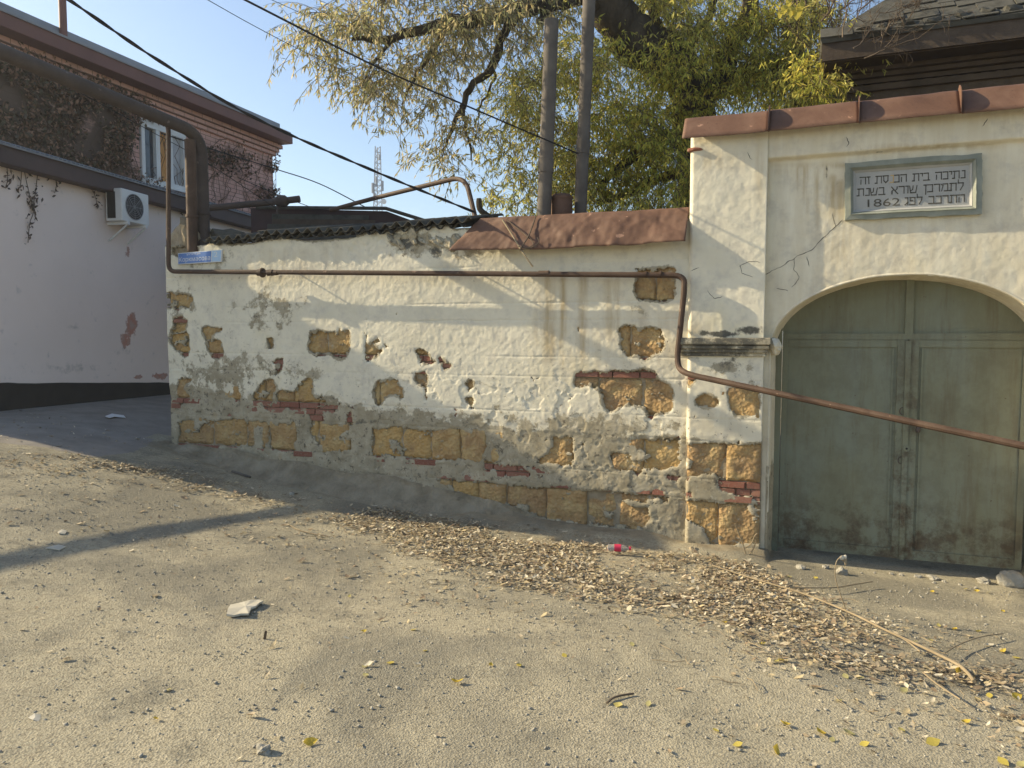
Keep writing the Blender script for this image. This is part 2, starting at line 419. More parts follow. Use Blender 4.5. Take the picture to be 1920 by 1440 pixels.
M['slab'] = simple('pale grey slab', (.33, .33, .31), (.42, .41, .385), 4, .75, .1)
M['ink'] = simple('dark paint and crack shade', (.06, .055, .045), (.13, .12, .10), 25, .85)  # plaque lettering, and the painted dark that stands for depth in the cracks
M['ochreink'] = simple('worn ochre paint', (.45, .30, .12), (.55, .40, .2), 25, .85)
M['rubble'] = simple('broken stone', (.24, .22, .18), (.42, .39, .32), 6, .95, .6, 30, .015)
M['brownwall'] = simple('brown sooty brickwork', (.07, .052, .037), (.115, .085, .06), 5, .95, .6, 20, .02)
M['wood'] = simple('weathered wood', (.065, .046, .033), (.105, .078, .055), 6, .85, .4, 18, .01)
M['blue'] = simple('blue sign enamel', (.10, .20, .48), (.13, .25, .55), 3, .45, .03)
M['paleblue'] = simple('pale blue sign enamel', (.36, .52, .70), (.42, .58, .74), 3, .45, .03)
M['signwhite'] = simple('white sign enamel', (.68, .69, .68), (.75, .75, .74), 3, .45, .03)
M['paper'] = simple('dirty white paper', (.46, .42, .33), (.58, .53, .43), 9, .85, .2)
M['twig'] = simple('pale dry stem', (.22, .17, .105), (.33, .26, .165), 9, .9, .2)
M['darktwig'] = simple('dark dry stem', (.085, .062, .042), (.15, .11, .075), 9, .9, .2)
M['clear'] = simple('clear plastic', (.72, .72, .68), (.8, .8, .76), 9, .2, .05); M['clear'].node_tree.nodes['Principled BSDF'].inputs['Transmission Weight'].default_value = .8
M['redlabel'] = simple('red label', (.55, .03, .08), (.62, .05, .10), 9, .45, .05)
M['steel'] = simple('galvanised steel', (.25, .26, .28), (.34, .35, .37), 9, .5, .05)

# ------------------------------------------------------------------ ground
def proj(V):
    V = np.asarray(V)-EYE; f = np.array([0, math.cos(PITCH), -math.sin(PITCH)]); u = np.array([0, math.sin(PITCH), math.cos(PITCH)])
    dz = V@f; return IMG_W/2+F_PX*V[..., 0]/dz, IMG_H/2-F_PX*(V@u)/dz
def lines(*seg):
    out = []
    for a, b, st in seg: out.append(np.arange(a, b, st))
    return np.unique(np.round(np.concatenate(out+[[seg[-1][1]]]), 4))
def gpoly(pts): return np.array([gpx(*p)[:2] for p in pts])
LITTER = [  # (outline in the street, leaves per square metre)
    (gpoly([(600, 975), (720, 955), (850, 978), (1000, 988), (1120, 1012), (1280, 1036), (1430, 1066), (1500, 1105), (1600, 1150), (1560, 1185), (1400, 1175), (1280, 1160), (1120, 1140), (1000, 1110), (880, 1080), (750, 1035)]), 2300),
    (gpoly([(1000, 985), (1100, 1005), (1280, 1034), (1400, 1062), (1440, 1110), (1300, 1130), (1100, 1105), (980, 1060), (900, 1020)]), 1500),
    (gpoly([(1380, 1130), (1560, 1150), (1680, 1180), (1640, 1205), (1560, 1215), (1570, 1240), (1480, 1262), (1420, 1245), (1360, 1190)]), 1500),
    (gpoly([(1500, 1218), (1640, 1232), (1800, 1256), (1930, 1265), (1930, 1300), (1800, 1288), (1640, 1266), (1520, 1246)]), 1700),
    (gpoly([(-20, 850), (130, 852), (300, 885), (360, 912), (300, 925), (210, 905), (0, 872)]), 900),
    (gpoly([(210, 868), (330, 880), (460, 908), (580, 950), (520, 955), (380, 925), (240, 912)]), 1100),
    (gpoly([(1870, 1330), (1930, 1325), (1930, 1400), (1900, 1400), (1880, 1370)]), 1100),
    (gpoly([(560, 960), (1000, 1040), (1300, 1150), (1000, 1180), (700, 1110), (500, 1010)]), 130),
    (gpoly([(1250, 1120), (1930, 1200), (1930, 1420), (1500, 1340), (1100, 1200)]), 120),
    (gpoly([(0, 860), (560, 960), (700, 1060), (300, 1040), (0, 960)]), 90),
    (gpoly([(-20, 772), (300, 748), (318, 800), (300, 850), (150, 845), (-20, 832)]), 45),
    (gpoly([(330, 850), (600, 935), (1000, 990), (1000, 1005), (560, 960), (330, 880)]), 160),
    (gpoly([(-50, 960), (1200, 1100), (1930, 1300), (1930, 1480), (-50, 1480)]), 12),
]
gx = lines((-260, -40, 20), (-40, -14, 2), (-14, -6, .12), (-6, 5, .024), (5, 12, .12), (12, 40, 2), (40, 260, 20))
gy = lines((-60, -6, 3), (-6, 2, .25), (2, 8.6, .024), (8.6, 18, .12), (18, 50, 2), (50, 400, 25))
GX, GY = np.meshgrid(gx, gy)
GZ = gz(GX, GY)
near = (GX > -7) & (GX < 6) & (GY > 1.5) & (GY < 9.5)
GZ = GZ+np.where(near, .007*fbm(GX*3.1, GY*3.1, 11, 3)+.0035*fbm(GX*14, GY*14, 12, 3), 0)
soil = np.zeros(GX.shape); heap = np.zeros(GX.shape)
for poly, dens in LITTER[:6]: 
    jx = GX+.10*fbm(GX*4, GY*4, 21, 3); jy = GY+.10*fbm(GX*4+50, GY*4, 22, 3)
    soil = np.maximum(soil, in_poly(jx, jy, poly)*.45)
qs = (GX-P0[0])*E2[0]+(GY-P0[1])*E2[1]; qd = (GX-P0[0])*N2[0]+(GY-P0[1])*N2[1]
foot = sstep(.55, .05, qd)*(qs < .75)*(qs > -6.2)
soil = np.maximum(soil, foot*.65)
GZ = GZ+.05*sstep(.4, 0, qd)*(qs > -2.6)*(qs < .7)*(1+1.2*fbm(qs*3, qd*3, 31, 3))
rp = gpoly([(-600, 740), (330, 735), (318, 795), (255, 850), (180, 858), (90, 838), (-20, 830), (-700, 815)])
road = in_poly(GX+.12*fbm(GX*3, GY*3, 41, 3), GY+.12*fbm(GX*3, GY*3+9, 42, 3), rp)*.95
road = np.maximum(road, (GY > 9.2)*(GX < -2)*.95)
nxg = len(gx); idx = np.arange(GX.size).reshape(GX.shape)
quads = np.stack([idx[:-1, :-1], idx[:-1, 1:], idx[1:, 1:], idx[1:, :-1]], -1).reshape(-1, 4)
ground = add('ground', np.stack([GX, GY, GZ], -1).reshape(-1, 3), quads, M['ground'], None, True, {'road': road.ravel(), 'soil': soil.ravel()})
tag(ground, kind='structure')
def on_ground(x, y): return float(gz(x, y))

# ------------------------------------------------------------------ plaster sheets with real holes
arch_edge_marker = [None]
def sheet(name, s0, s1, z0, z1, step, dfun, hole, parent, attrs, rim=.05, mat=None, top=None):
    ns = int((s1-s0)/step)+1; nz = int((z1-z0)/step)+1
    S, Z = np.meshgrid(np.linspace(s0, s1, ns), np.linspace(z0, z1, nz))
    D = dfun(S, Z)
    Sc = .25*(S[:-1, :-1]+S[1:, 1:]+S[1:, :-1]+S[:-1, 1:]); Zc = .25*(Z[:-1, :-1]+Z[1:, 1:]+Z[1:, :-1]+Z[:-1, 1:])
    H = hole(Sc, Zc)
    if top is not None: H = H | (Zc > top(Sc))
    hal = np.pad(H.astype(float), 1, mode='edge'); hal = .25*(hal[:-1, :-1]+hal[1:, :-1]+hal[:-1, 1:]+hal[1:, 1:])
    def blur(a, r):
        for ax in (0, 1):
            p = np.pad(a, [(r+1, r) if k == ax else (0, 0) for k in (0, 1)], mode='edge'); c = np.cumsum(p, ax)
            a = (np.take(c, range(2*r+1, c.shape[ax]), ax)-np.take(c, range(0, c.shape[ax]-2*r-1), ax))/(2*r+1)
        return a
    if hole is arch_edge_marker[0]: hal = hal*0
    wide = np.clip(blur(blur(hal, 5), 4)*2.2, 0, 1); tight = np.clip(blur(hal, 2)*2.0, 0, 1)
    D = D-.008*tight*(.6+1.2*np.abs(fbm(S*18, Z*18, 57, 2))); V = W(S, Z, D)
    idx = np.arange(S.size).reshape(S.shape)
    q = np.stack([idx[:-1, :-1], idx[:-1, 1:], idx[1:, 1:], idx[1:, :-1]], -1)[~H]
    e = np.concatenate([q[:, [0, 1]], q[:, [1, 2]], q[:, [2, 3]], q[:, [3, 0]]])
    key = np.sort(e, 1); key = key[:, 0].astype(np.int64)*S.size+key[:, 1]
    u, first, cnt = np.unique(key, return_index=True, return_counts=True)
    be = e[first[cnt == 1]]
    bv = np.unique(be); m = np.full(S.size, -1); m[bv] = S.size+np.arange(len(bv))
    Vf = V.reshape(-1, 3); back = Vf[bv]-rim*np.array([N2[0], N2[1], 0])
    rq = np.stack([be[:, 1], be[:, 0], m[be[:, 0]], m[be[:, 1]]], -1)
    allV = np.concatenate([Vf, back]); A = attrs(S, Z, V)
    if hal.any(): A['cem'] = np.maximum(A['cem'], .82*wide); A['wear'] = np.maximum(A['wear'], wide)
    A = {k: np.concatenate([a.ravel(), a.ravel()[bv]]) for k, a in A.items()}
    o = add(name, allV, np.concatenate([q, rq]), mat or M['plaster'], parent, False, A)
    sm = np.zeros(len(o.data.polygons), bool); sm[:len(q)] = True; o.data.polygons.foreach_set('use_smooth', sm)
    return o, (Sc, Zc, H)
def warp_holes(polys, amp=.019):
    def f(S, Z):
        a = S+amp*2*fbm(S*13, Z*13, 51, 5, .7); b = Z+amp*2*fbm(S*13+40, Z*13, 52, 5, .7)
        h = np.zeros(S.shape, bool)
        for p in polys: h |= in_poly(a, b, p)
        return h & ~(fbm(S*7+5, Z*9, 53, 4, .6) > .42)
    return f
def blobs(V, lst):                                 # soft spots given as (x, y, rx, ry, strength)
    X, Y = proj(V); r = np.zeros(X.shape)
    for x, y, rx, ry, k in lst: r = np.maximum(r, k*np.exp(-((X-x)/rx)**2-((Y-y)/ry)**2))
    return r
def bands(V, lst):                                 # run-down streaks (x, half width, y top, y bottom, strength)
    X, Y = proj(V); r = np.zeros(X.shape)
    for x, w, ya, yb, k in lst:
        xx = x+(Y-ya)*0-0; r = np.maximum(r, k*np.exp(-((X-xx)/w)**2)*sstep(ya-12, ya+4, Y)*sstep(yb+30, yb-30, Y))
    return r
def cracks(V, lst, width):
    X, Y = proj(V); r = np.zeros(X.shape)
    for pl in lst:
        for (xa, ya), (xb, yb) in zip(pl[:-1], pl[1:]):
            L2 = (xb-xa)**2+(yb-ya)**2; t = np.clip(((X-xa)*(xb-xa)+(Y-ya)*(yb-ya))/L2, 0, 1)
            dd = np.hypot(X-xa-t*(xb-xa)+1.5*vnoise(X*.2, Y*.2, 5), Y-ya-t*(yb-ya)+3*vnoise(X*.15, Y*.15, 6)); r = np.maximum(r, dd < width)
    return r
def wpoly(pts, d=0.0): return np.array([wpx(x, y, d) for x, y in pts])

# ------------------------------------------------------------------ masonry pieces
def rough_block(s0, s1, z0, z1, df, depth, seed, amp=.010, st=.05, rnd=.022):
    nx = max(3, int((s1-s0)/st)+2); nz = max(3, int((z1-z0)/st)+2)
    u = np.linspace(0, 1, nx); v = np.linspace(0, 1, nz)
    u = .5-.5*np.cos(u*math.pi)*.4-.5*(1-2*u)*.6; v = .5-.5*np.cos(v*math.pi)*.4-.5*(1-2*v)*.6
    U, Vv = np.meshgrid(u, v); S = s0+(s1-s0)*U; Z = z0+(z1-z0)*Vv
    edge = np.minimum(np.minimum(S-s0, s1-S), np.minimum(Z-z0, z1-Z))
    cx, cz = (s0+s1)/2, (z0+z1)/2; k = 1-.03*np.where(edge < 1e-5, np.abs(fbm(S*20, Z*20, seed+3, 2)), 0)
    S = cx+(S-cx)*k; Z = cz+(Z-cz)*k
    D = df-rnd*(1-sstep(0, .03, edge))+amp*2*fbm(S*13, Z*13, seed, 3, .6)
    P = W(S, Z, D).reshape(-1, 3); idx = np.arange(nx*nz).reshape(nz, nx)
    q = np.stack([idx[:-1, :-1], idx[:-1, 1:], idx[1:, 1:], idx[1:, :-1]], -1).reshape(-1, 4).tolist()
    loop = list(idx[0, :])+list(idx[1:, -1])+list(idx[-1, -2::-1])+list(idx[-2:0:-1, 0]); n = len(P)
    back = P[loop]-np.array([N2[0], N2[1], 0])*depth; m = len(loop)
    for i in range(m): j = (i+1) % m; q.append([loop[j], loop[i], n+i, n+j])
    return np.concatenate([P, back]), q
BRICK_MESH = []
for k in range(7):
    bm = bmesh.new(); bmesh.ops.create_cube(bm, size=1)
    rr = random.Random(k)
    bmesh.ops.bevel(bm, geom=[e for e in bm.edges], offset=.05, segments=1, affect='EDGES')
    for v in bm.verts:
        v.co.x += rr.uniform(-.012, .012); v.co.y += rr.uniform(-.05, .05); v.co.z += rr.uniform(-.04, .04)
    me = bpy.data.meshes.new('brick'); bm.to_mesh(me); bm.free(); me.materials.append(M['brick']); BRICK_MESH.append(me)
WANG = math.atan2(E2[1], E2[0])
def place_brick(s0, s1, z0, z1, df, depth, parent):
    c = W((s0+s1)/2, (z0+z1)/2, df-depth/2)
    Mx = Matrix.Translation(Vector(c)) @ Matrix.Rotation(WANG+random.uniform(-.012, .012), 4, 'Z') @ Matrix.Rotation(random.uniform(-.01, .01), 4, 'Y') @ Matrix.Diagonal((s1-s0, depth, z1-z0, 1))
    return link_mesh('brick', random.choice(BRICK_MESH), parent, Mx)
STONE_ROWS = [(-.70, -.44), (-.22, .205), (.395, .735), (.93, 1.265), (1.455, 1.80), (1.965, 2.32)]
ROW_A = [wpx(x, 815)[0] for x in (318, 398, 462, 503, 556, 597, 655, 697, 753, 808, 862, 912, 960, 1008, 1074, 1144, 1207, 1281)]
def masonry(sa, sb, za, zb, grid, df, parent, cutsA=None, seed=0):
    Sc, Zc, H = grid; hs = Sc[H]; hz = Zc[H]; rr = random.Random(seed); n = 0
    def seen(s0, s1, z0, z1): return bool(((hs > s0) & (hs < s1) & (hz > z0) & (hz < z1)).sum() >= 6)
    for (z0, z1) in STONE_ROWS:
        if z1 < za or z0 > zb: continue
        if cutsA is not None and abs(z0-.395) < .01: cuts = cutsA
        else:
            cuts = [sa]
            while cuts[-1] < sb-.2: cuts.append(min(sb, cuts[-1]+rr.uniform(.26, .42)))
            cuts[-1] = sb
        for s0, s1 in zip(cuts[:-1], cuts[1:]):
            if not seen(s0, s1, z0, z1): continue
            V, Fc = rough_block(s0+.004, s1-.004, z0+.004, z1-.004, df+rr.uniform(-.018, .004), .11, rr.randrange(999), .013, .042, .011)
            add('stone_block', V, Fc, M['stone'], parent, True); n += 1
    for i in range(len(STONE_ROWS)-1):
        zb0 = STONE_ROWS[i][1]; zb1 = STONE_ROWS[i+1][0]; h = (zb1-zb0)/3
        for r in range(3):
            z0 = zb0+r*h; z1 = z0+h; s = sa-rr.uniform(0, .2)
            while s < sb:
                l = .25 if rr.random() < .7 else .125
                a = max(s, sa); b = min(s+l, sb)
                if b-a > .03 and seen(a, b, z0, z1):
                    place_brick(a+.004, b-.004, z0+.004, z1-.004, df+rr.uniform(-.004, .010), .10, parent); n += 1
                s += l
    return n

# ------------------------------------------------------------------ boundary wall
S_L = wpx(316, 640)[0]; Z_TOP = 2.70
WALL_HOLES = [[(314, 551), (359, 552), (361, 564), (353, 578), (340, 574), (334, 589), (331, 580), (314, 578)],
 [(326, 596), (353, 595), (353, 604), (349, 614), (351, 622), (319, 624), (318, 618), (326, 614)],
 [(377, 607), (380, 613), (411, 614), (416, 618), (411, 622), (402, 624), (391, 651), (388, 654), (383, 626)],
 [(319, 626), (354, 625), (354, 671), (345, 670), (340, 657), (330, 658), (319, 642)],
 [(394, 644), (405, 636), (417, 642), (417, 669), (397, 669), (390, 658)],
 [(502, 635), (515, 633), (515, 644), (510, 654), (505, 650)],
 [(510, 674), (533, 671), (534, 680), (530, 686), (531, 694), (522, 706), (516, 700), (524, 692), (526, 685), (510, 680)],
 [(581, 622), (613, 622), (636, 629), (638, 622), (656, 619), (658, 650), (651, 667), (633, 669), (622, 664), (586, 669), (577, 664)],
 [(686, 622), (694, 639), (708, 635), (713, 642), (727, 644), (724, 656), (708, 664), (691, 681), (683, 678)],
 [(779, 654), (797, 654), (806, 664), (808, 674), (816, 680), (797, 683), (786, 682), (791, 674), (776, 665)],
 [(822, 674), (827, 672), (831, 679), (842, 683), (841, 693), (834, 692), (830, 683), (823, 681)],
 [(777, 699), (797, 699), (801, 706), (801, 744), (797, 750), (798, 728), (786, 722), (777, 712)],
 [(336, 710), (361, 710), (358, 719), (344, 722), (341, 731), (351, 742), (351, 753), (341, 758), (333, 753), (331, 728)],
 [(436, 739), (447, 737), (454, 743), (449, 754), (441, 754)],
 [(474, 736), (497, 717), (513, 711), (515, 733), (509, 751), (491, 756), (474, 753)],
 [(522, 731), (541, 736), (558, 731), (562, 712), (586, 710), (587, 733), (591, 747), (606, 743), (612, 758), (586, 761), (519, 761), (516, 747)],
 [(495, 758), (531, 758), (572, 761), (633, 761), (634, 769), (604, 771), (604, 802), (581, 802), (581, 772), (558, 764), (531, 767), (497, 767)],
 [(647, 775), (658, 774), (663, 800), (655, 800), (647, 790)],
 [(704, 717), (716, 718), (749, 710), (749, 722), (756, 728), (756, 742), (751, 744), (749, 756), (747, 742), (730, 737), (716, 753), (709, 761), (705, 750)],
 [(1081, 697), (1129, 697), (1205, 697), (1230, 700), (1230, 708), (1241, 717), (1258, 728), (1266, 753), (1258, 769), (1236, 775), (1224, 789), (1216, 786), (1209, 761), (1194, 758), (1174, 758), (1155, 769), (1142, 772), (1134, 764), (1126, 730), (1113, 725), (1108, 717), (1083, 726), (1076, 712)],
 [(1192, 504), (1265, 503), (1265, 561), (1197, 564), (1192, 550)],
 [(1165, 614), (1191, 611), (1197, 617), (1241, 617), (1247, 639), (1236, 661), (1213, 672), (1177, 667), (1165, 650)],
 [(873, 717), (886, 715), (887, 729), (880, 735)], [(874, 747), (888, 747), (890, 758), (881, 762), (874, 756)],
 [(334, 789), (456, 786), (467, 796), (462, 834), (448, 839), (334, 836)],
 [(467, 790), (499, 790), (503, 801), (501, 839), (490, 842), (495, 800), (474, 800), (476, 838), (464, 838)],
 [(505, 799), (554, 794), (556, 812), (551, 845), (505, 847)],
 [(582, 799), (656, 797), (656, 845), (621, 847), (597, 836), (582, 815)],
 [(697, 803), (753, 801), (780, 808), (865, 805), (907, 830), (911, 840), (897, 855), (861, 860), (808, 862), (760, 858), (697, 852)],
 [(1008, 862), (1028, 851), (1039, 819), (1063, 817), (1074, 823), (1074, 872), (1008, 872)],
 [(1146, 872), (1150, 850), (1190, 855), (1201, 825), (1276, 821), (1277, 869), (1262, 879), (1208, 883), (1145, 879)],
 [(907, 862), (941, 872), (1007, 879), (1015, 886), (1014, 894), (985, 894), (943, 886), (907, 879)],
 [(1187, 883), (1201, 881), (1208, 890), (1191, 893)], [(1253, 888), (1279, 892), (1279, 899), (1256, 897)],
 [(815, 899), (943, 908), (1007, 915), (1056, 915), (1088, 922), (1120, 918), (1162, 924), (1187, 929), (1212, 924), (1255, 932), (1253, 940), (1219, 947), (1214, 989), (1187, 994), (1166, 987), (1141, 986), (1099, 984), (992, 964), (989, 950), (946, 950), (893, 954), (879, 932)],
 [(322, 463), (373, 462), (373, 475), (340, 482), (322, 480)]]
wall = thing('boundary_wall', 'long crumbling limewashed wall of sandstone and brick left of the gate', 'wall', W(-3, -.1, 0))
wall_hole0 = warp_holes([wpoly(p) for p in WALL_HOLES])
def wall_zc(S): return np.interp(S, [-6.2, -5, -4, -2.6, -1.5, 0], [1.08, 1.02, .98, .86, .78, .74])
def wall_hole(S, Z):
    h = wall_hole0(S, Z)
    k = sstep(1.35, .9, Z)*.12+sstep(-3.6, -5.2, S)*sstep(1.9, 1.2, Z)*.05
    h |= (fbm(S*11, Z*11, 61, 4, .6) > .80-k) & (Z < 2.45) & (Z > .0)
    return h
def joint(S, Z):                                   # courses telegraphing through the coat
    r = np.zeros(S.shape)
    for (a, b) in STONE_ROWS:
        for z in (a, b): r = np.maximum(r, np.exp(-((Z-z+.008*vnoise(S*4, z*9, 7))/.007)**2))
    return r
def wall_d(S, Z):
    zc = wall_zc(S)+.12*fbm(S*3, Z*2, 71, 3)
    d = .012*fbm(S*1.1, Z*1.1, 72, 2)+.0036*fbm(S*5, Z*5, 73, 3)+.0030*fbm(S*24, Z*24, 74, 4, .6)
    d += .010*sstep(zc-.04, zc+.03, Z)-.006*(fbm(S*7, Z*7, 75, 3) > .12)*sstep(1.5, 1.0, Z)
    d -= .0045*joint(S, Z)*sstep(.0, .35, vnoise(S*1.3, Z*2.1, 76)+.3)
    rough = sstep(2.35, 2.65, Z)*(S > -3.5)*(S < -2.2)+.35*sstep(.9, .2, Z)
    return d+rough*.024*fbm(S*8, Z*8, 77, 4, .6)
def wall_attr(S, Z, V):
    zc = wall_zc(S)
    cem = .95*sstep(zc+.18, zc-.16, Z)
    cem = np.maximum(cem, blobs(V, [(500, 580, 90, 45, .62), (420, 700, 130, 60, .60), (400, 490, 70, 60, .42), (350, 570, 40, 60, .45), (560, 700, 80, 40, .55), (790, 455, 60, 32, .8), (860, 470, 40, 30, .6), (1240, 590, 70, 45, .35), (1100, 800, 220, 30, .7), (900, 800, 150, 40, .6)]))
    stain = bands(V, [(1030, 14, 520, 680, .9), (1055, 7, 520, 690, 1.0), (1093, 8, 520, 680, .9), (1147, 16, 525, 640, .7), (1158, 5, 520, 640, .8), (1010, 10, 540, 650, .5), (1200, 30, 560, 700, .35), (540, 60, 470, 520, .35), (620, 25, 450, 500, .3)])
    stain = np.maximum(stain, blobs(V, [(1100, 660, 90, 60, .35), (1220, 640, 80, 60, .45), (1150, 800, 120, 40, .3), (500, 500, 60, 25, .3)]))
    wear = np.clip(sstep(1.9, 1.0, Z)*.8+sstep(-3.8, -5.4, S)*.35, 0, 1)
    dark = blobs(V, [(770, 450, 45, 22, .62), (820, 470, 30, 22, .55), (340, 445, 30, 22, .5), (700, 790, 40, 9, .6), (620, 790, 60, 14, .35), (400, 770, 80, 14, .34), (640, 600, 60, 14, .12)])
    return {'cem': cem, 'stain': stain, 'wear': wear, 'dark': dark}
wp, wgrid = sheet('plaster_coat', S_L, .02, -.75, Z_TOP+.05, .0078, wall_d, wall_hole, wall, wall_attr, .06,
                  top=lambda S: Z_TOP-.01+.05*fbm(S*2.5, S*0, 81, 3)+.03*((S > -3.4) & (S < -2.3)))
MB().wbox(S_L+.012, .02, -.8, Z_TOP-.04, -.45, -.034).build('core', M['mortar'], wall)
print('wall masonry', masonry(S_L+.006, .0, -.7, 2.4, wgrid, -.010, wall, ROW_A, 5))
# cement skirting splayed along the foot
ss = np.linspace(S_L-.02, -1.1, 260); vv = np.linspace(0, 1, 16); SS, VV = np.meshgrid(ss, vv)
ztop = np.interp(SS, [S_L, -5, -4, -3, -2.2, -1.6, -1.1], [.40, .36, .27, .20, .10, -.02, -.16])+.05*fbm(SS*2.2, SS*0, 91, 3)
out = np.interp(SS, [S_L, -4.5, -2.5, -1.1], [.26, .34, .30, .12])
DD = .012+out*VV**1.7+.030*fbm(SS*4, VV*3, 92, 5, .6)
GG = W(SS, 0, .012+out); gnd = gz(GG[..., 0], GG[..., 1])-.05
ZZ = ztop*(1-VV**.8)+gnd*VV**.8+.030*fbm(SS*5, VV*4, 93, 5, .6)*(VV > .05)
ii = np.arange(SS.size).reshape(SS.shape)
add('cement_skirting', W(SS, ZZ, DD).reshape(-1, 3), np.stack([ii[:-1, :-1], ii[1:, :-1], ii[1:, 1:], ii[:-1, 1:]], -1).reshape(-1, 4), M['cement'], wall, True)
# corrugated sheets over the left part
def corrugated(s0, s1, z_edge, tilt, over, back, parent, seed):
    pitch = .132; nu = int((s1-s0)/.011)+1; nv = 12
    u = np.linspace(s0, s1, nu); v = np.linspace(0, 1, nv); U, Vv = np.meshgrid(u, v)
    d = over-(over+back)*Vv+.014*fbm(U*7, Vv*0, seed, 2)*(Vv == 0)
    z = z_edge+tilt*Vv+.024*np.sin(2*math.pi*U/pitch)+.010*fbm(U*2, Vv*2, seed+1, 2)+.012*fbm(U*1.1, U*0, seed+2, 2)
    top = W(U, z, d).reshape(-1, 3); bot = W(U, z-.008, d).reshape(-1, 3)
    i = np.arange(nu*nv).reshape(nv, nu); n = nu*nv
    q = [np.stack([i[:-1, :-1], i[:-1, 1:], i[1:, 1:], i[1:, :-1]], -1).reshape(-1, 4), np.stack([i[:-1, :-1], i[1:, :-1], i[1:, 1:], i[:-1, 1:]], -1).reshape(-1, 4)+n]
    e = np.stack([i[0, 1:], i[0, :-1], i[0, :-1]+n, i[0, 1:]+n], -1); q.append(e)
    for c in (0, -1): q.append(np.stack([i[:-1, c], i[1:, c], i[1:, c]+n, i[:-1, c]+n], -1))
    add('corrugated_sheet', np.concatenate([top, bot]), np.concatenate(q), M['slate'], parent, True)
sl = wpx(378, 450, .1)[0]; sr = wpx(878, 432, .1)[0]
cuts = np.linspace(sl, sr, 5)
for k in range(4):
    corrugated(cuts[k]-(.05 if k else 0), cuts[k+1]+.03, 2.735+.012*(k % 2)+.008*k, .16, .085+.015*(k % 2), .75, wall, 100+7*k)
    corrugated(cuts[k]-(.12 if k else -.1), cuts[k+1]-.04, 2.695+.010*(k % 2)+.008*k, .15, .055+.012*((k+1) % 2), .70, wall, 140+7*k)
# rubble caps on the wall top
def lump(name, c, r, seed, mat, parent, sub=3, amp=.35):
    V, Fc = ico(sub, r[0], r[1], r[2], seed, amp, 1.8); ca, sa_ = math.cos(WANG), math.sin(WANG)
    V = np.stack([V[:, 0]*ca-V[:, 1]*sa_, V[:, 0]*sa_+V[:, 1]*ca, V[:, 2]], -1)+np.asarray(c)
    k = len(V); at = {'cem': np.full(k, .75), 'dark': .45*sstep(-.2, .35, fbm(V[:, 0]*9, V[:, 2]*9+V[:, 1]*5, seed, 3)), 'wear': np.full(k, .5), 'stain': np.full(k, .2)} if mat is M['plaster'] and name == 'rubble_cap' else None
    return add(name, V, Fc, mat, parent, False, at)
s_, z_ = wpx(352, 440, -.12); lump('rubble_cap', W(s_, z_-.06, -.16), (.24, .16, .28), 3, M['mortar'], wall)
s_, z_ = wpx(420, 445, -.2); lump('rubble_cap', W(s_-.12, z_-.03, -.3), (.40, .12, .13), 8, M['slate'], wall)
for (x, y, rx, rz, sd) in ((745, 450, .12, .10, 4), (772, 446, .12, .11, 5), (800, 452, .10, .09, 16), (828, 455, .13, .09, 6), (852, 456, .10, .08, 7)):
    s_, z_ = wpx(x, y, 0); lump('rubble_cap', W(s_, z_, -.035), (rx, .07, rz), sd, M['plaster'], wall, 4, .5)
# rusty sheet-iron coping over the right part
def coping_sheet():
    a0, _ = wpx(845, 478, .16); a1, _ = wpx(1286, 456, .16); t0, _ = wpx(905, 415, -.02)
    nu, nv = 150, 26; u = np.linspace(0, 1, nu); v = np.linspace(0, 1, nv); U, Vv = np.meshgrid(u, v)
    left = a0+(t0-a0)*np.clip((1-Vv)*1.25, 0, 1); S = left+(a1-left)*U
    f = np.clip(Vv*1.35-.35, 0, 1)                 # the first part lies flat on the wall head
    Zz = 2.80-.02*U-.335*f+.028*f*(1-f)*4+.02*np.sin(U*9)*f*.6; Dd = -.36+.33*np.clip(Vv/.26, 0, 1)+.20*f
    cr = .044*fbm(S*3.2, Vv*2.0, 121, 4, .55)*np.clip(Vv*2, 0, 1)+.010*np.abs(fbm(S*11, Vv*6, 122, 3))
    Zz = Zz+.035*fbm(S*2.2, Vv*.5, 123, 3)*Vv; Dd = Dd+cr
    i = np.arange(nu*nv).reshape(nv, nu)
    o = add('metal_coping', W(S, Zz, Dd).reshape(-1, 3), np.stack([i[:-1, :-1], i[1:, :-1], i[1:, 1:], i[:-1, 1:]], -1).reshape(-1, 4), M['coping'], wall, True)
    md = o.modifiers.new('solidify', 'SOLIDIFY'); md.thickness = .004
coping_sheet()

# ------------------------------------------------------------------ gateway: pier, arch wall, coping
PIER_D = .06; S_J = wpx(1429, 800, PIER_D)[0]
ARC_C, ARC_A = 1.69, 1.0; SPRING = 1.56; RISE = .575; S_END = 3.7; GTOP = 3.36
gateway = thing('gateway', 'cream plastered gateway with arched opening and sandstone pier foot', 'gateway', W(1.7, -.3, 0))
PIER_HOLES = [[(1300, 747), (1320, 738), (1343, 747), (1350, 753), (1345, 767), (1330, 763), (1317, 765), (1307, 760)],
 [(1367, 727), (1420, 723), (1423, 767), (1407, 778), (1383, 780), (1368, 767)],
 [(1284, 833), (1355, 832), (1440, 833), (1440, 897), (1360, 898), (1347, 897), (1337, 890), (1307, 892), (1283, 893)],
 [(1347, 898), (1440, 898), (1440, 942), (1393, 943), (1390, 933), (1363, 923), (1347, 913)],
 [(1282, 937), (1350, 943), (1393, 945), (1440, 943), (1440, 1023), (1387, 1020), (1350, 1023), (1333, 1023), (1320, 993), (1282, 970)],
 [(1276, 891), (1295, 892), (1294, 901), (1276, 902)], [(1276, 922), (1297, 923), (1296, 932), (1276, 933)], [(1284, 705), (1300, 703), (1301, 716), (1290, 722)]]
pier_hole0 = warp_holes([wpoly(p, PIER_D) for p in PIER_HOLES], .010)
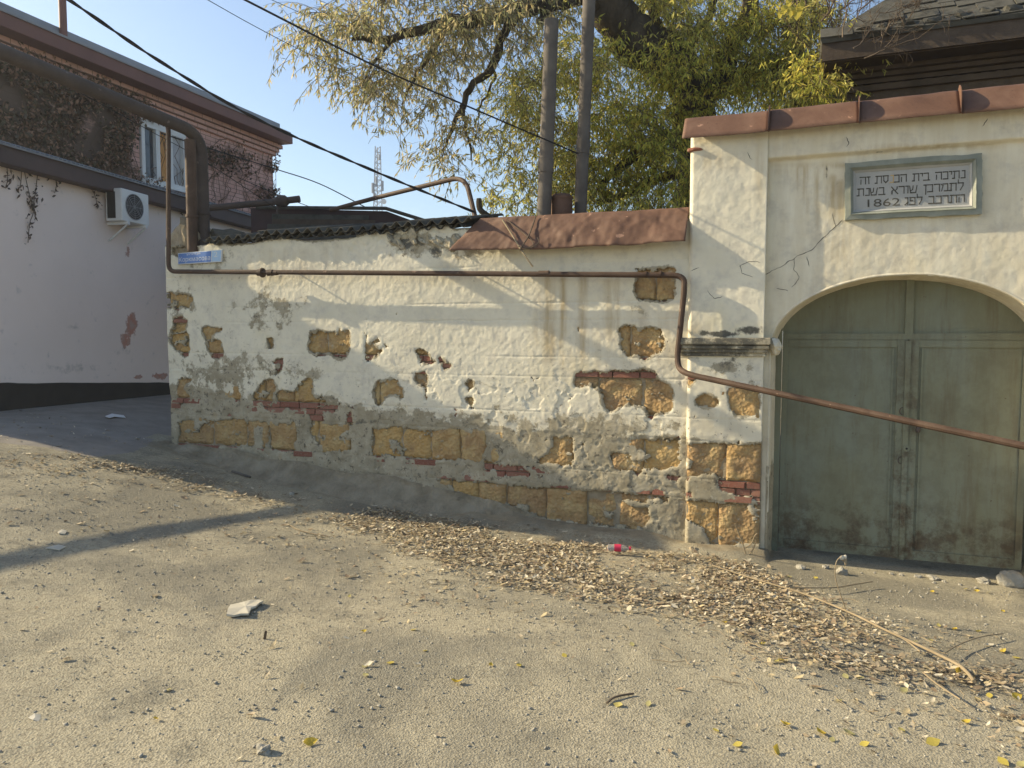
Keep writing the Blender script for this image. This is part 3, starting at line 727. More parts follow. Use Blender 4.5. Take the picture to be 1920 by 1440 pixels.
def pier_hole(S, Z): return pier_hole0(S, Z) | ((fbm(S*11, Z*11, 161, 4, .6) > .80-.10*sstep(1.4, .8, Z)) & (Z < 1.4))
def pier_d(S, Z):
    d = PIER_D-.030*(1-sstep(-.004, .035, S))**1.5
    d = d+.006*fbm(S*1.4, Z*1.4, 172, 2)+.0045*fbm(S*5, Z*5, 173, 3)+.0024*fbm(S*22, Z*22, 174, 3)
    return d+.008*sstep(.68, .76, Z+.1*fbm(S*4, Z*3, 175, 3))-.004*joint(S, Z)*(Z < 1.4)
def pier_attr(S, Z, V):
    cem = .95*sstep(.50, .36, Z); cem = np.maximum(cem, blobs(V, [(1360, 690, 70, 18, .7), (1310, 1000, 40, 40, .9), (1400, 745, 40, 40, .5), (1310, 825, 30, 10, .7)]))
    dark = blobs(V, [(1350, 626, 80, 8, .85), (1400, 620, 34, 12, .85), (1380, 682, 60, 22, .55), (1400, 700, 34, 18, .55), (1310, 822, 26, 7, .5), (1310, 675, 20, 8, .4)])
    stain = blobs(V, [(1340, 300, 60, 20, .5), (1424, 320, 8, 60, .6), (1330, 790, 80, 30, .3), (1300, 620, 40, 20, .5)])
    return {'cem': cem, 'stain': stain, 'wear': sstep(1.5, 1.0, Z), 'dark': dark}
pp, pgrid = sheet('pier_plaster', 0, S_J, -.75, GTOP, .0078, pier_d, pier_hole, gateway, pier_attr, .11)
MB().wbox(.012, S_J-.004, -.8, GTOP-.1, -.30, PIER_D-.032).build('pier_core', M['mortar'], gateway)
print('pier masonry', masonry(.004, S_J-.002, -.7, 1.4, pgrid, PIER_D-.006, gateway, [.004, wpx(1361, 860, PIER_D)[0], S_J-.002], 9))
def arch_edge(S, Z):
    x = (S-ARC_C)/(ARC_A+.006*fbm(S*6, Z*6, 181, 2)*2); inside = np.abs(x) < 1
    top = SPRING+RISE*np.sqrt(np.clip(1-x*x, 0, 1))
    return inside & (Z < top)
def span_d(S, Z):
    band = sstep(3.105, 3.13, Z+.006*fbm(S*6, Z*2, 183, 2))
    d = .052*band+.010*fbm(S*1.2, Z*1.2, 182, 2)+.0045*fbm(S*5, Z*5, 184, 3)+.0022*fbm(S*22, Z*22, 185, 3)
    return d+.055*sstep(2.70, 2.72, S)*(Z < 3.11)
def span_attr(S, Z, V):
    st = bands(V, [(1478, 3, 318, 350, .9), (1495, 3, 310, 360, .8), (1508, 3, 310, 380, 1.0), (1514, 4, 310, 400, .8), (1532, 6, 310, 430, .9), (1550, 7, 308, 380, 1.0), (1560, 10, 330, 420, 1.0), (1575, 14, 340, 420, .8), (1442, 6, 305, 430, .6)])
    st = np.maximum(st, blobs(V, [(1580, 470, 40, 60, .55), (1620, 450, 60, 40, .4), (1560, 310, 160, 8, .75), (1750, 275, 160, 9, .75), (1470, 320, 50, 14, .45), (1600, 520, 50, 20, .4), (1880, 430, 30, 60, .2)]))
    dark = np.zeros(S.shape)
    dark = np.maximum(dark, blobs(V, [(1550, 320, 3, 18, .7), (1568, 345, 10, 14, .6), (1650, 285, 14, 3, .8), (1500, 600, 26, 40, .0)]))
    return {'cem': blobs(V, [(1450, 480, 30, 80, .1)]), 'stain': np.maximum(st, .26), 'wear': np.zeros(S.shape)+.06, 'dark': dark}
arch_edge_marker[0] = arch_edge
span, sgrid = sheet('arch_plaster', S_J-.004, S_END, -.75, GTOP, .0095, span_d, arch_edge, gateway, span_attr, .06)
MB().wbox(S_J-.02, S_END, 2.2, GTOP-.1, -.30, -.05).build('arch_core', M['mortar'], gateway)
MB().wbox(2.74, S_END, -.8, 2.2, -.30, -.05).build('far_pier_core', M['mortar'], gateway)
# cracks in the coat, thin dark ribbons laid on top to stand for shaded depth
def crack(pts, dfun, d0, w, seed):
    P = np.array([wpx(x, y, d0) for x, y in pts]); L = np.r_[0, np.cumsum(np.linalg.norm(np.diff(P, axis=0), axis=1))]; t = np.linspace(0, L[-1], max(6, int(L[-1]/.008)))
    s = np.interp(t, L, P[:, 0])+.009*fbm(t*28, t*0, seed, 3); z = np.interp(t, L, P[:, 1])+.009*fbm(t*28, t*0+9, seed+1, 3)
    ww = w*(.45+1.1*np.abs(fbm(t*20, t*0+4, seed+2, 3)))*np.minimum(1, np.minimum(t, L[-1]-t)/.02+.15); tn = np.stack([np.gradient(s), np.gradient(z)], -1); tn /= np.linalg.norm(tn, axis=1)[:, None]+1e-9
    a = np.stack([s-tn[:, 1]*ww, z+tn[:, 0]*ww], -1); b = np.stack([s+tn[:, 1]*ww, z-tn[:, 0]*ww], -1); n = len(s)
    V = np.concatenate([W(a[:, 0], a[:, 1], dfun(a[:, 0], a[:, 1])+.0012), W(b[:, 0], b[:, 1], dfun(b[:, 0], b[:, 1])+.0012)])
    add('crack', V, [(i, i+n, i+n+1, i+1) for i in range(n-1)], M['ink'], gateway)
for k, pl in enumerate([[(1434, 515), (1470, 497), (1495, 480), (1520, 470), (1545, 445), (1572, 420)], [(1490, 482), (1488, 505), (1500, 520), (1485, 540)], [(1512, 480), (1518, 500)], [(1560, 400), (1568, 425), (1580, 412)], [(1455, 540), (1478, 545)], [(1437, 303), (1436, 290)], [(1588, 256), (1592, 268), (1587, 276)], [(1842, 237), (1853, 222)]]): crack(pl, span_d, 0 if pl[0][1] > 280 else .05, .0032, 600+3*k)
for k, pl in enumerate([[(1385, 500), (1405, 490), (1426, 492)], [(1388, 495), (1390, 512), (1412, 520)], [(1295, 508), (1312, 502)], [(1325, 545), (1340, 560), (1355, 556)], [(1402, 285), (1406, 297), (1412, 300)]]): crack(pl, pier_d, PIER_D, .0028, 700+3*k)
# reveal of the arch
prof = [(ARC_C-ARC_A, z) for z in np.linspace(-.7, SPRING, 46)[:-1]]+[(ARC_C-ARC_A*math.cos(a), SPRING+RISE*math.sin(a)) for a in np.linspace(0, math.pi, 70)]+[(ARC_C+ARC_A, z) for z in np.linspace(SPRING, -.7, 20)[1:]]
prof = np.array(prof); nv = 11; VV = np.r_[[0, 0], np.linspace(0, 1, nv-2)]
OUTW = np.stack([np.where(prof[:, 1] > SPRING, (prof[:, 0]-ARC_C)/ARC_A, np.sign(prof[:, 0]-ARC_C)), np.where(prof[:, 1] > SPRING, (prof[:, 1]-SPRING)/RISE, 0)], -1); OUTW /= np.linalg.norm(OUTW, axis=1)[:, None]+1e-9
RS = np.zeros((len(prof), nv)); RZ = RS*0; RD = RS*0
for j, v in enumerate(VV):
    sx = prof[:, 0]+(ARC_C-prof[:, 0])/ARC_A*.045*v*(np.abs(prof[:, 0]-ARC_C) > .3)*1.0
    wob = .010*fbm(prof[:, 0]*5+prof[:, 1]*5, prof[:, 1]*0+v*2, 191, 3)
    RS[:, j] = sx+wob*np.sign(ARC_C-prof[:, 0]); RZ[:, j] = prof[:, 1]-.02*v*(prof[:, 1] > SPRING)+wob*(prof[:, 1] > SPRING+.2); RD[:, j] = .006-.36*v
    if j < 2:
        lip = (.024+.006*fbm(prof[:, 0]*9, prof[:, 1]*9, 195, 2), .010)[j]; RS[:, j] = prof[:, 0]+OUTW[:, 0]*lip; RZ[:, j] = prof[:, 1]+OUTW[:, 1]*lip; RD[:, j] = span_d(RS[:, j], RZ[:, j])+(-.004, .007)[j]
ii = np.arange(RS.size).reshape(RS.shape)
RV = W(RS, RZ, RD)
add('arch_reveal', RV.reshape(-1, 3), np.stack([ii[:-1, :-1], ii[:-1, 1:], ii[1:, 1:], ii[1:, :-1]], -1).reshape(-1, 4), M['plaster'], gateway, True,
    {'cem': (.8*sstep(.75, .35, RZ)).ravel(), 'wear': (sstep(1.2, .6, RZ)*.7).ravel(), 'stain': (.35+0*RZ).ravel(), 'dark': (0*RZ).ravel()})
# impost moulding
imp = MB(); zt = wpx(1350, 633, PIER_D+.10)[1]; zb = wpx(1350, 668, PIER_D+.03)[1]; hh = zt-zb
for (a, b, pr) in ((.62, 1.0, .105), (.40, .60, .082), (.20, .42, .058), (0, .22, .032)):
    imp.wbox(-.045-pr*.35, S_J+pr*.55, zb+hh*a, zb+hh*b-.001, -.06, PIER_D+pr)
o = imp.build('impost', M['plaster'], gateway, False, .008)
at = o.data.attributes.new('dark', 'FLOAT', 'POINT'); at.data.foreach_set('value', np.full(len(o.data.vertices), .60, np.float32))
at = o.data.attributes.new('cem', 'FLOAT', 'POINT'); at.data.foreach_set('value', np.full(len(o.data.vertices), .62, np.float32))
lump('impost_return', W(S_J+.085, zb+hh*.55, -.02), (.055, .09, .075), 12, M['plaster'], gateway, 3, .16)
# sheet-iron coping in seamed panels
cx = [wpx(x, 260, .17)[0] for x in (1279, 1441, 1611, 1802)]
cx += [cx[-1]+.72, cx[-1]+1.44]
for k in range(5):
    a, b = cx[k], cx[k+1]-.004; nu, nv = 26, 10; u = np.linspace(a, b, nu); v = np.linspace(0, 1, nv); U, Vv = np.meshgrid(u, v)
    sag = .012*fbm(U*2.2, Vv*1.2, 211+k, 3)
    Zz = 3.545-.225*np.clip(Vv*1.6-.6, 0, 1)+.02*(1-np.clip(Vv*2.6, 0, 1))*0+sag*.8; Dd = -.40+.41*np.clip(Vv/.375, 0, 1)+.17*np.clip(Vv*1.6-.6, 0, 1)+sag
    ii = np.arange(nu*nv).reshape(nv, nu)
    o = add('coping_panel', W(U, Zz, Dd).reshape(-1, 3), np.stack([ii[:-1, :-1], ii[1:, :-1], ii[1:, 1:], ii[:-1, 1:]], -1).reshape(-1, 4), M['coping'], gateway, True)
    md = o.modifiers.new('solidify', 'SOLIDIFY'); md.thickness = .005; md.offset = -1
    if k:                                          # folded standing seam, swelling in the middle
        P = []; n = 10
        for i in range(n+1):
            t = i/n; hgt = .080*math.sin(math.pi*min(1, t*.86+.10))**.8
            zc, dc = 3.548-.232*t, .008+.172*t
            for lean in (-.004, .004): P.append(W(a+lean, zc-.004, dc-.006)); P.append(W(a+lean*.6-.010*t, zc+hgt*.60, dc+hgt*.80))
        Fq = []
        for i in range(n):
            j = i*4; Fq += [(j, j+4, j+5, j+1), (j+2, j+3, j+7, j+6), (j+1, j+5, j+7, j+3)]
        Fq += [(0, 1, 3, 2), (n*4, n*4+2, n*4+3, n*4+1)]
        add('seam', P, Fq, M['coping'], o)
s_, z_ = wpx(1302, 282, .08); lump('broken_tile', W(s_, z_+.01, .05), (.075, .05, .022), 14, M['brick'], gateway, 2, .2)

# ------------------------------------------------------------------ inscription plaque
pc = [wpx(x, y, .03) for x, y in ((1584, 413), (1841, 401), (1841, 287), (1584, 306))]
plaque = thing('inscription_plaque', 'framed grey stone tablet with carved Hebrew inscription above the gate arch', 'plaque', W(pc[0][0], pc[0][1], 0))
pc = np.array(pc)
def pq(u, v): return (pc[0]*(1-u)+pc[1]*u)*(1-v)+(pc[3]*(1-u)+pc[2]*u)*v
pw = np.linalg.norm(pc[1]-pc[0]); ph = np.linalg.norm(pc[3]-pc[0])
def ring(i0, i1, d0, d1, name, mat, wob=0):
    mb = MB(); A = [(i0, i0), (pw-i0, i0), (pw-i0, ph-i0), (i0, ph-i0)]; Bq = [(i1, i1), (pw-i1, i1), (pw-i1, ph-i1), (i1, ph-i1)]
    for k in range(4):
        k2 = (k+1) % 4; n = 22; V = []; Fc = []
        for i in range(n+1):
            t = i/n
            o_ = np.array(A[k])*(1-t)+np.array(A[k2])*t; q_ = np.array(Bq[k])*(1-t)+np.array(Bq[k2])*t
            w_ = wob*fbm(np.array([t*9+k*31]), np.array([k*7.0]), 231, 3)[0]*(0 < i < n)
            for (pt, dd) in ((o_, -.02), (o_+w_*np.array([1, 1]), d0), (q_, d1), (q_, -.02)):
                sz = pq(pt[0]/pw, pt[1]/ph); V.append(W(sz[0], sz[1], dd))
        for i in range(n):
            for c in range(3): Fc.append((i*4+c, (i+1)*4+c, (i+1)*4+c+1, i*4+c+1))
        mb.put(V, Fc)
    return mb.build(name, mat, plaque, True, 0, 30)
ring(0, .042, .036, .040, 'outer_frame', M['teal'], .010)
ring(.041, .064, .048, .020, 'inner_moulding', M['teal'], .003)
ring(.063, .078, .026, .012, 'lip', M['slab'], .002)
i1 = .076; mb = MB(); sl4 = [pq(i1/pw, i1/ph), pq(1-i1/pw, i1/ph), pq(1-i1/pw, 1-i1/ph), pq(i1/pw, 1-i1/ph)]
mb.put([W(a, b, .008) for a, b in sl4]+[W(a, b, -.03) for a, b in sl4], [(0, 1, 2, 3), (0, 4, 5, 1), (1, 5, 6, 2), (2, 6, 7, 3), (3, 7, 4, 0)])
slab = mb.build('slab', M['slab'], plaque)
HB = {'נ': (.62, [(.25, 1, .55, 1, 1), (.55, 1, .55, 0, 0), (.1, 0, .55, 0, 1)]), 'ת': (.95, [(.1, 1, .82, 1, 1), (.82, 1, .82, 0, 0), (.25, 1, .22, .0, 0), (.0, 0, .24, 0, 1)]),
 'י': (.42, [(.05, 1, .32, 1, 1), (.32, 1, .30, .62, 0)]), 'כ': (.80, [(.08, 1, .65, 1, 1), (.65, 1, .65, 0, 0), (.08, 0, .65, 0, 1)]), 'ב': (.86, [(.1, 1, .65, 1, 1), (.65, 1, .65, 0, 0), (.04, 0, .8, 0, 1)]),
 'ה': (.90, [(.04, 1, .78, 1, 1), (.78, 1, .78, 0, 0), (.16, .62, .14, 0, 0)]), 'ס': (.85, [(.05, 1, .75, 1, 1), (.72, 1, .70, .3, 0), (.70, .3, .42, 0, 1), (.42, 0, .16, .3, 1), (.16, .3, .14, 1, 0)]),
 'ז': (.50, [(.06, 1, .44, 1, 1), (.26, 1, .30, 0, 0)]), 'ל': (.78, [(.10, 1.45, .10, 1, 0), (.10, 1, .68, 1, 1), (.68, 1, .64, .6, 0), (.64, .6, .32, 0, 0)]),
 'מ': (.95, [(.02, 1, .26, .74, 0), (.26, 1, .80, 1, 1), (.80, 1, .82, 0, 0), (.42, 0, .82, 0, 1), (.26, .8, .08, 0, 0)]), 'ר': (.80, [(.06, 1, .66, 1, 1), (.66, 1, .66, 0, 0)]),
 'ן': (.42, [(.08, 1, .34, 1, 1), (.30, 1, .26, -.35, 0)]), 'ש': (1.05, [(.05, 1, .18, 0, 0), (.48, 1, .42, .45, 0), (.42, .45, .14, .3, 0), (.95, 1, .78, 0, 0), (.18, 0, .78, 0, 1)]),
 'ו': (.45, [(.06, 1, .34, 1, 1), (.32, 1, .30, 0, 0)]), 'א': (.95, [(.10, 1, .85, 0, 1), (.80, 1, .78, .72, 0), (.78, .72, .55, .45, 0), (.38, .62, .16, .4, 0), (.16, .4, .14, 0, 1)]),
 'פ': (.85, [(.10, 1, .70, 1, 1), (.70, 1, .70, 0, 0), (.05, 0, .70, 0, 1), (.12, 1, .12, .55, 0), (.12, .55, .40, .55, 1)]), 'ג': (.62, [(.15, 1, .46, 1, 1), (.46, 1, .46, 0, 0), (.46, .35, .12, 0, 1)])}
iw = pw-2*i1; ih = ph-2*i1
def glyph_line(txt, y0, size, x_right, x_left):
    wd = sum(HB[c][0] if c in HB else .62 for c in txt); k = (x_right-x_left)/wd; x = x_right
    res = []
    for c in txt:
        w = (HB[c][0] if c in HB else .62)*k; x -= w
        if c in HB:
            for (xa, ya, xb, yb, heavy) in HB[c][1]:
                res.append((c, x+xa*k*.96, y0+ya*size, x+xb*k*.96, y0+yb*size, (.0042 if heavy else .0032)))
    return res
ink = MB(); och = MB()
def stroke(mb, xa, ya, xb, yb, t):
    v = np.array([xb-xa, yb-ya]); L = np.linalg.norm(v)+1e-9; v /= L; n = np.array([-v[1], v[0]])*t; e_ = v*t
    c = [np.array([xa, ya])-e_-n, np.array([xb, yb])+e_-n, np.array([xb, yb])+e_+n, np.array([xa, ya])-e_+n]
    q4 = [pq((p[0]+i1)/pw, (p[1]+i1)/ph) for p in c]
    mb.put([W(a, b, .0105) for a, b in q4]+[W(a, b, .007) for a, b in q4], [(0, 1, 2, 3), (0, 4, 5, 1), (1, 5, 6, 2), (2, 6, 7, 3), (3, 7, 4, 0)])
seen_nun = 0
for txt, y0, xr, xl in (('נתיכה בית הכנסת זה', .685, .965, .045), ('לתמרכן שורא בשנת', .385, .955, .02), ('התרכב לפג', .085, .965, .44)):
    for (c, xa, ya, xb, yb, t) in glyph_line(txt, y0*ih, .175*ih, xr*iw, xl*iw):
        mid = (xa+xb)/2/iw
        stroke(och if (c in 'נ' and y0 > .6 and mid < .6) else ink, xa, ya, xb, yb, t)
TV, TF = text_mesh('1862', .1)
TV = np.array(TV); w0 = TV[:, 0].max()-TV[:, 0].min(); h0 = TV[:, 1].max()
tx = (TV[:, 0]-TV[:, 0].min())/w0*.29*iw+.115*iw; ty = TV[:, 1]/h0*.20*ih+.075*ih
q = np.array([pq((a+i1)/pw, (b+i1)/ph) for a, b in zip(tx, ty)])
ink.put(W(q[:, 0], q[:, 1], .0105), TF)
ink.build('lettering', M['ink'], slab); och.build('ochre_letter', M['ochreink'], slab)

# ------------------------------------------------------------------ gate leaves
GD = -.30; gate = thing('gate', 'faded green double-leaf gate standing shut in the arched opening', 'gate', W(1.69, -.3, GD))
def gp(x, y): return wpx(x, y, GD)
s_mid = gp(1698, 800)[0]; s_l = ARC_C-ARC_A+.03; s_r = ARC_C+ARC_A-.03; s_f = gp(1464, 800)[0]
z_rail = gp(1690, 632)[1]; z_bot = gp(1690, 1052)[1]+.02
def plate(name, s0, s1, z0, z1, d0, d1, parent, rustk=0.0, clip_arch=False, bev=.004):
    nu = max(2, int((s1-s0)/.04)+1); nv = max(2, int((z1-z0)/.04)+1); u = np.linspace(s0, s1, nu); v = np.linspace(z0, z1, nv); U, Vv = np.meshgrid(u, v)
    if clip_arch:
        top = SPRING+(RISE+.03)*np.sqrt(np.clip(1-((U-ARC_C)/(ARC_A+.03))**2, .0, 1)); k = (Vv-z0)/(z1-z0); Vv = z0+(np.maximum(top, z0+.01)-z0)*k
    Dd = d1+.006*fbm(U*3, Vv*2, 241, 3)
    Vf = W(U, Vv, Dd).reshape(-1, 3); i = np.arange(nu*nv).reshape(nv, nu)
    q = np.stack([i[:-1, :-1], i[:-1, 1:], i[1:, 1:], i[1:, :-1]], -1).reshape(-1, 4).tolist()
    loop = list(i[0, :])+list(i[1:, -1])+list(i[-1, -2::-1])+list(i[-2:0:-1, 0]); n = len(Vf); back = Vf[loop].copy(); back -= np.array([N2[0], N2[1], 0])*(d1-d0); m = len(loop)
    for a in range(m): b = (a+1) % m; q.append([loop[b], loop[a], n+a, n+b])
    rz = np.concatenate([Vv.ravel(), Vv.ravel()[loop]]); ru = np.concatenate([U.ravel(), U.ravel()[loop]])
    rust = np.clip(rustk+.62*sstep(.35, -.05, rz)+.5*np.exp(-((ru-s_mid)/.10)**2)*sstep(1.5, .9, rz), 0, 1)
    return add(name, np.concatenate([Vf, back]), q, M['gate'], parent, False, {'rust': rust})
for nm, a, b in (('left', s_f, s_mid-.004), ('right', s_mid+.004, s_r-.03)):
    lf = plate('leaf', a, b, z_bot, z_rail-.02, GD-.04, GD, gate, .22)
    w = .075
    plate('stile', a+.002 if nm == 'right' else b-w, a+w if nm == 'right' else b-.002, z_bot+.004, z_rail-.024, GD, GD+.016, lf, .45)
    plate('stile', b-.05 if nm == 'right' else a+.002, b-.002 if nm == 'right' else a+.045, z_bot+.004, z_rail-.024, GD, GD+.014, lf, .12)
    plate('rail', a+.05, b-.05, z_rail-.085, z_rail-.026, GD, GD+.012, lf, .12); plate('rail', a+.05, b-.05, z_bot+.004, z_bot+.085, GD, GD+.012, lf, .5)
    plate('panel_bead', a+w+.022 if nm == 'right' else b-w-.04, a+w+.036 if nm == 'right' else b-w-.026, z_bot+.09, z_rail-.09, GD, GD+.008, lf, .25)
plate('meeting_strip', s_mid-.022, s_mid+.018, z_bot, z_rail-.03, GD+.014, GD+.030, gate, .35)
for a, b in ((s_f, s_mid-.003), (s_mid+.003, s_r-.03)): plate('lunette_panel', a, b, z_rail-.015, 2.2, GD-.05, GD-.012, gate, .12, True)
plate('cross_rail', s_f, s_r, z_rail-.022, z_rail+.03, GD-.02, GD+.014, gate, .25)
plate('lunette_mullion', s_mid-.03, s_mid+.03, z_rail+.03, SPRING+RISE+.01, GD-.03, GD+.010, gate, .2)
plate('frame_post', s_l-.01, s_f-.004, z_bot-.1, 1.93, GD-.06, GD+.03, gate, .0, True)
kz = gp(1696, 840); pts = []
mb = MB(); mb.tube([W(kz[0]+.012, kz[1], GD+.028), W(kz[0]+.012, kz[1], GD+.036)], .026, 12); mb.build('keyhole_plate', M['gate'], gate)
mb = MB(); mb.tube([W(kz[0]+.012, kz[1], GD+.030), W(kz[0]+.012, kz[1], GD+.039)], .009, 8); mb.build('keyhole', M['black'], gate)
for yy in (770, 862):
    z = gp(1690, yy)[1]; mb = MB(); mb.tube([W(s_mid-.03+.022*math.sin(a)*-1, z+.03*math.cos(a), GD+.034) for a in np.linspace(0, math.pi, 9)], .0045, 6); mb.build('handle_ring', M['darkpipe'], gate)
sp = wpx(1720, 805, GD); V, Fc = ico(2, .02, .02, .03, 5, .2); add('padlock', V+W(sp[0], sp[1], GD+.035), Fc, M['darkpipe'], gate)
z = gp(1915, 690); mb = MB(); mb.wbox(s_r-.06, s_r-.032, z[1]-.09, z[1]+.06, GD, GD+.03); mb.build('hinge', M['darkpipe'], gate, False, .004)

# ------------------------------------------------------------------ gas pipe along the wall
PD = .135; PR = .025
def wp3(x, y, d): s, z = wpx(x, y, d); return W(s, z, d)
gp_root = thing('gas_pipe', 'thin rusty gas pipe running along the wall and slanting across the gate', 'pipe', wp3(320, 512, PD))
pA = wp3(316, 228, PD); pB = wp3(316, 509, PD); pC = wp3(1283, 516, PD); pDn = wp3(1268, 688, PD+.02); pE = dpx(1293, 705, 6.30); pF = dpx(1925, 838, 4.75)
pF2 = pF+(pF-pE)*.25
line = fillet([pA+np.array([N2[0], N2[1], 0])*2.6+np.array([0, 0, .16]), pA, pB, pC, wp3(1283, 545, PD), pDn, pE+np.array([-.02, 0, .015]), pF2], [.12, .10, .12, .06, .16, .12], 7)
MB().tube(line, PR, 10).build('pipe', M['pipe'], gp_root, True)
def collar(x, y, d, r, L, nm='coupling', mat='pipe'):
    s, z = wpx(x, y, d); mb = MB(); mb.tube([W(s-L/2, z, d), W(s+L/2, z, d)], r, 12); return mb.build(nm, M[mat], gp_root, True)
collar(492, 511.3, PD, .052, .018, 'flange'); collar(487, 511.2, PD, .036, .05); collar(507, 511.4, PD, .034, .07); collar(517, 511.5, PD, .028, .05, 'coupling')
collar(1239, 514.5, PD, .033, .018, 'weld_collar'); collar(1212, 514.5, PD, .030, .012, 'weld_collar'); collar(1020, 513, PD, .028, .10, 'weld_collar')
for x, y in ((540, 508), (890, 511), (1180, 512)):
    s, z = wpx(x, y, PD); mb = MB(); mb.tube([W(s, z, -.02), W(s, z, PD)], .007, 6); mb.build('bracket', M['darkpipe'], gp_root)

# ------------------------------------------------------------------ large overhead pipes at the wall's far corner
def big_pipe(px_, r, mat, label, zt, dbase, seed, out=7.0):
    s, z0 = wpx(px_, 412, dbase); base = W(s, 2.62, dbase); t = thing('heating_pipe', label, 'pipe', base)
    top = W(s, zt, dbase); end = W(s, zt+.06*out, out)
    MB().tube(fillet([base, top, end], .28, 8), r, 16).build('pipe', M[mat], t, True)
    foot = W(s, 0, out); g = on_ground(foot[0], foot[1])
    mb = MB(); mb.tube([W(s, g-.2, out), W(s, zt+.06*out+.05, out)], r*1.02, 12); mb.build('support_post', M[mat], t, True)
    mb = MB(); mb.tube([W(s, 3.05, dbase), W(s, 3.08, dbase)], r*1.25, 16); mb.build('flange', M[mat], t, True)
    return t
big_pipe(381, .070, 'darkpipe', 'thick dark pipe rising from the wall corner and bending out over the street', wpx(381, 262, -.18)[1]+.06, -.18, 1)
s360, z0 = wpx(360, 410, -.02); br = thing('riser_pipe', 'reddish brown upright pipe standing on the wall corner beside the dark pipe', 'pipe', W(s360, 2.8, -.02))
MB().tube([W(s360, 2.6, -.02), W(s360, wpx(360, 262, -.02)[1], -.02)], .060, 14).build('pipe', M['pipe'], br, True)
MB().tube([W(s360, 3.0, -.02), W(s360, 3.03, -.02)], .070, 14).build('flange', M['pipe'], br, True)

# ------------------------------------------------------------------ street sign
c4 = np.array([wpx(x, y, .03) for x, y in ((335, 496), (416, 491), (417.5, 468), (335, 475))])
sign = thing('street_sign', 'blue and white enamel street name plate on the wall corner', 'sign', W(c4[0][0], c4[0][1], .03))
def sq(u, v): return (c4[0]*(1-u)+c4[1]*u)*(1-v)+(c4[3]*(1-u)+c4[2]*u)*v
def splate(u0, u1, v0, v1, d0, d1, nm, mat, par=None):
    q4 = [sq(u0, v0), sq(u1, v0), sq(u1, v1), sq(u0, v1)]; mb = MB()
    mb.put([W(a, b, d1) for a, b in q4]+[W(a, b, d0) for a, b in q4], [(0, 1, 2, 3), (0, 4, 5, 1), (1, 5, 6, 2), (2, 6, 7, 3), (3, 7, 4, 0)]); return mb.build(nm, M[mat], par or sign)
splate(0, 1, 0, 1, .02, .040, 'backing', 'signwhite'); nf = splate(.012, .765, .06, .94, .0402, .0425, 'name_field', 'blue'); numf = splate(.785, .985, .06, .94, .0402, .0425, 'number_field', 'paleblue')
def sign_text(txt, u0, u1, v0, v1, par, mat='signwhite'):
    TV, TF = text_mesh(txt, .1); x = TV[:, 0]; y = TV[:, 1]
    u = u0+(u1-u0)*(x-x.min())/(x.max()-x.min()); v = v0+(v1-v0)*(y-y.min())/(y.max()-y.min())
    q = np.array([sq(a, b) for a, b in zip(u, v)]); add('lettering', W(q[:, 0], q[:, 1], .0437), TF, M[mat], par)
sign_text('Коркмасова', .03, .75, .10, .62, nf); sign_text('улица', .20, .52, .72, .90, nf); sign_text('2', .83, .91, .42, .86, numf)

# ------------------------------------------------------------------ flues behind the coping
def flue(x0, y0, x1, y1, Yd, r, label):
    a = dpx(x0, y0, Yd); b = dpx(x1, y1, Yd); a2 = a.copy(); v = (b-a)/np.linalg.norm(b-a); a2 = a-v*((a[2]-2.2)/v[2])
    t = thing('flue_pipe', label, 'flue', a2, 'flue pipes behind the coping')
    n = 26; pts = [a2+(b-a2)*k/(n-1) for k in range(n)]; pts = [p+np.array([.004*vnoise(k*.4, 3), .004*vnoise(k*.5, 9), 0]) for k, p in enumerate(pts)]
    MB().tube(pts, [r*(1+.03*vnoise(k*.8, x0)) for k in range(n)], 20).build('pipe', M['flue'], t, True)
    for z in (.45,):
        p = a2+(b-a2)*z; MB().tube([p-v*.07, p+v*.07], r*1.10, 20).build('joint_sleeve', M['flue'], t, True)
flue(1020, 402, 1034, 38, 7.75, .073, 'tall grey flue pipe with a cut top, left of the rusty stub')
flue(1088, 402, 1106, -45, 7.95, .066, 'tall grey flue pipe reaching into the branches, right of the rusty stub')
t = thing('pipe_stub', 'short rusty capped pipe stub between the two grey flues', 'pipe', dpx(1053, 400, 7.85))
p = dpx(1053, 402, 7.85); q = dpx(1053, 372, 7.85)
MB().tube([p-np.array([0, 0, .5]), q], .112, 22).build('drum', M['coping'], t, True)
MB().tube([q-np.array([0, 0, .012]), q+np.array([0, 0, .012]), q+np.array([0, 0, .04]), q+np.array([0, 0, .05])], [.118, .118, .085, .02], 22).build('cap', M['coping'], t, True)

# ------------------------------------------------------------------ bent pipe, stub pole and sticks over the wall head
t = thing('bent_pipe', 'thin rusty pipe arching over the low wall beyond the slates', 'pipe', dpx(893, 415, 7.75))
MB().tube(fillet([dpx(620, 394, 9.6), dpx(700, 372, 9.2), dpx(872, 330, 8.2), dpx(894, 420, 7.8)], [.3, .22], 8), .026, 10).build('pipe', M['pipe'], t, True)
t = thing('pipe_stub', 'dark horizontal pipe stub with a lumpy joint beside the brick corner', 'pipe', dpx(395, 388, 10.4))
mb = MB(); mb.tube([dpx(392, 390, 10.4), dpx(520, 378, 10.4), dpx(562, 373, 10.4)], [.045, .045, .048], 12); mb.build('pipe', M['darkpipe'], t, True)
mb = MB(); mb.tube([dpx(516, 379, 10.38), dpx(524, 377, 10.38), dpx(535, 377, 10.38), dpx(540, 376, 10.38)], [.05, .085, .08, .05], 12); mb.build('joint', M['darkpipe'], t, True)
mb = MB(); mb.tube([dpx(520, 400, 10.38), dpx(522, 380, 10.38)], .02, 8); mb.build('prop', M['darkpipe'], t)
t = thing('broken_stick', 'dark broken stick standing behind the left end of the rusty coping', 'stick', dpx(925, 415, 7.7))
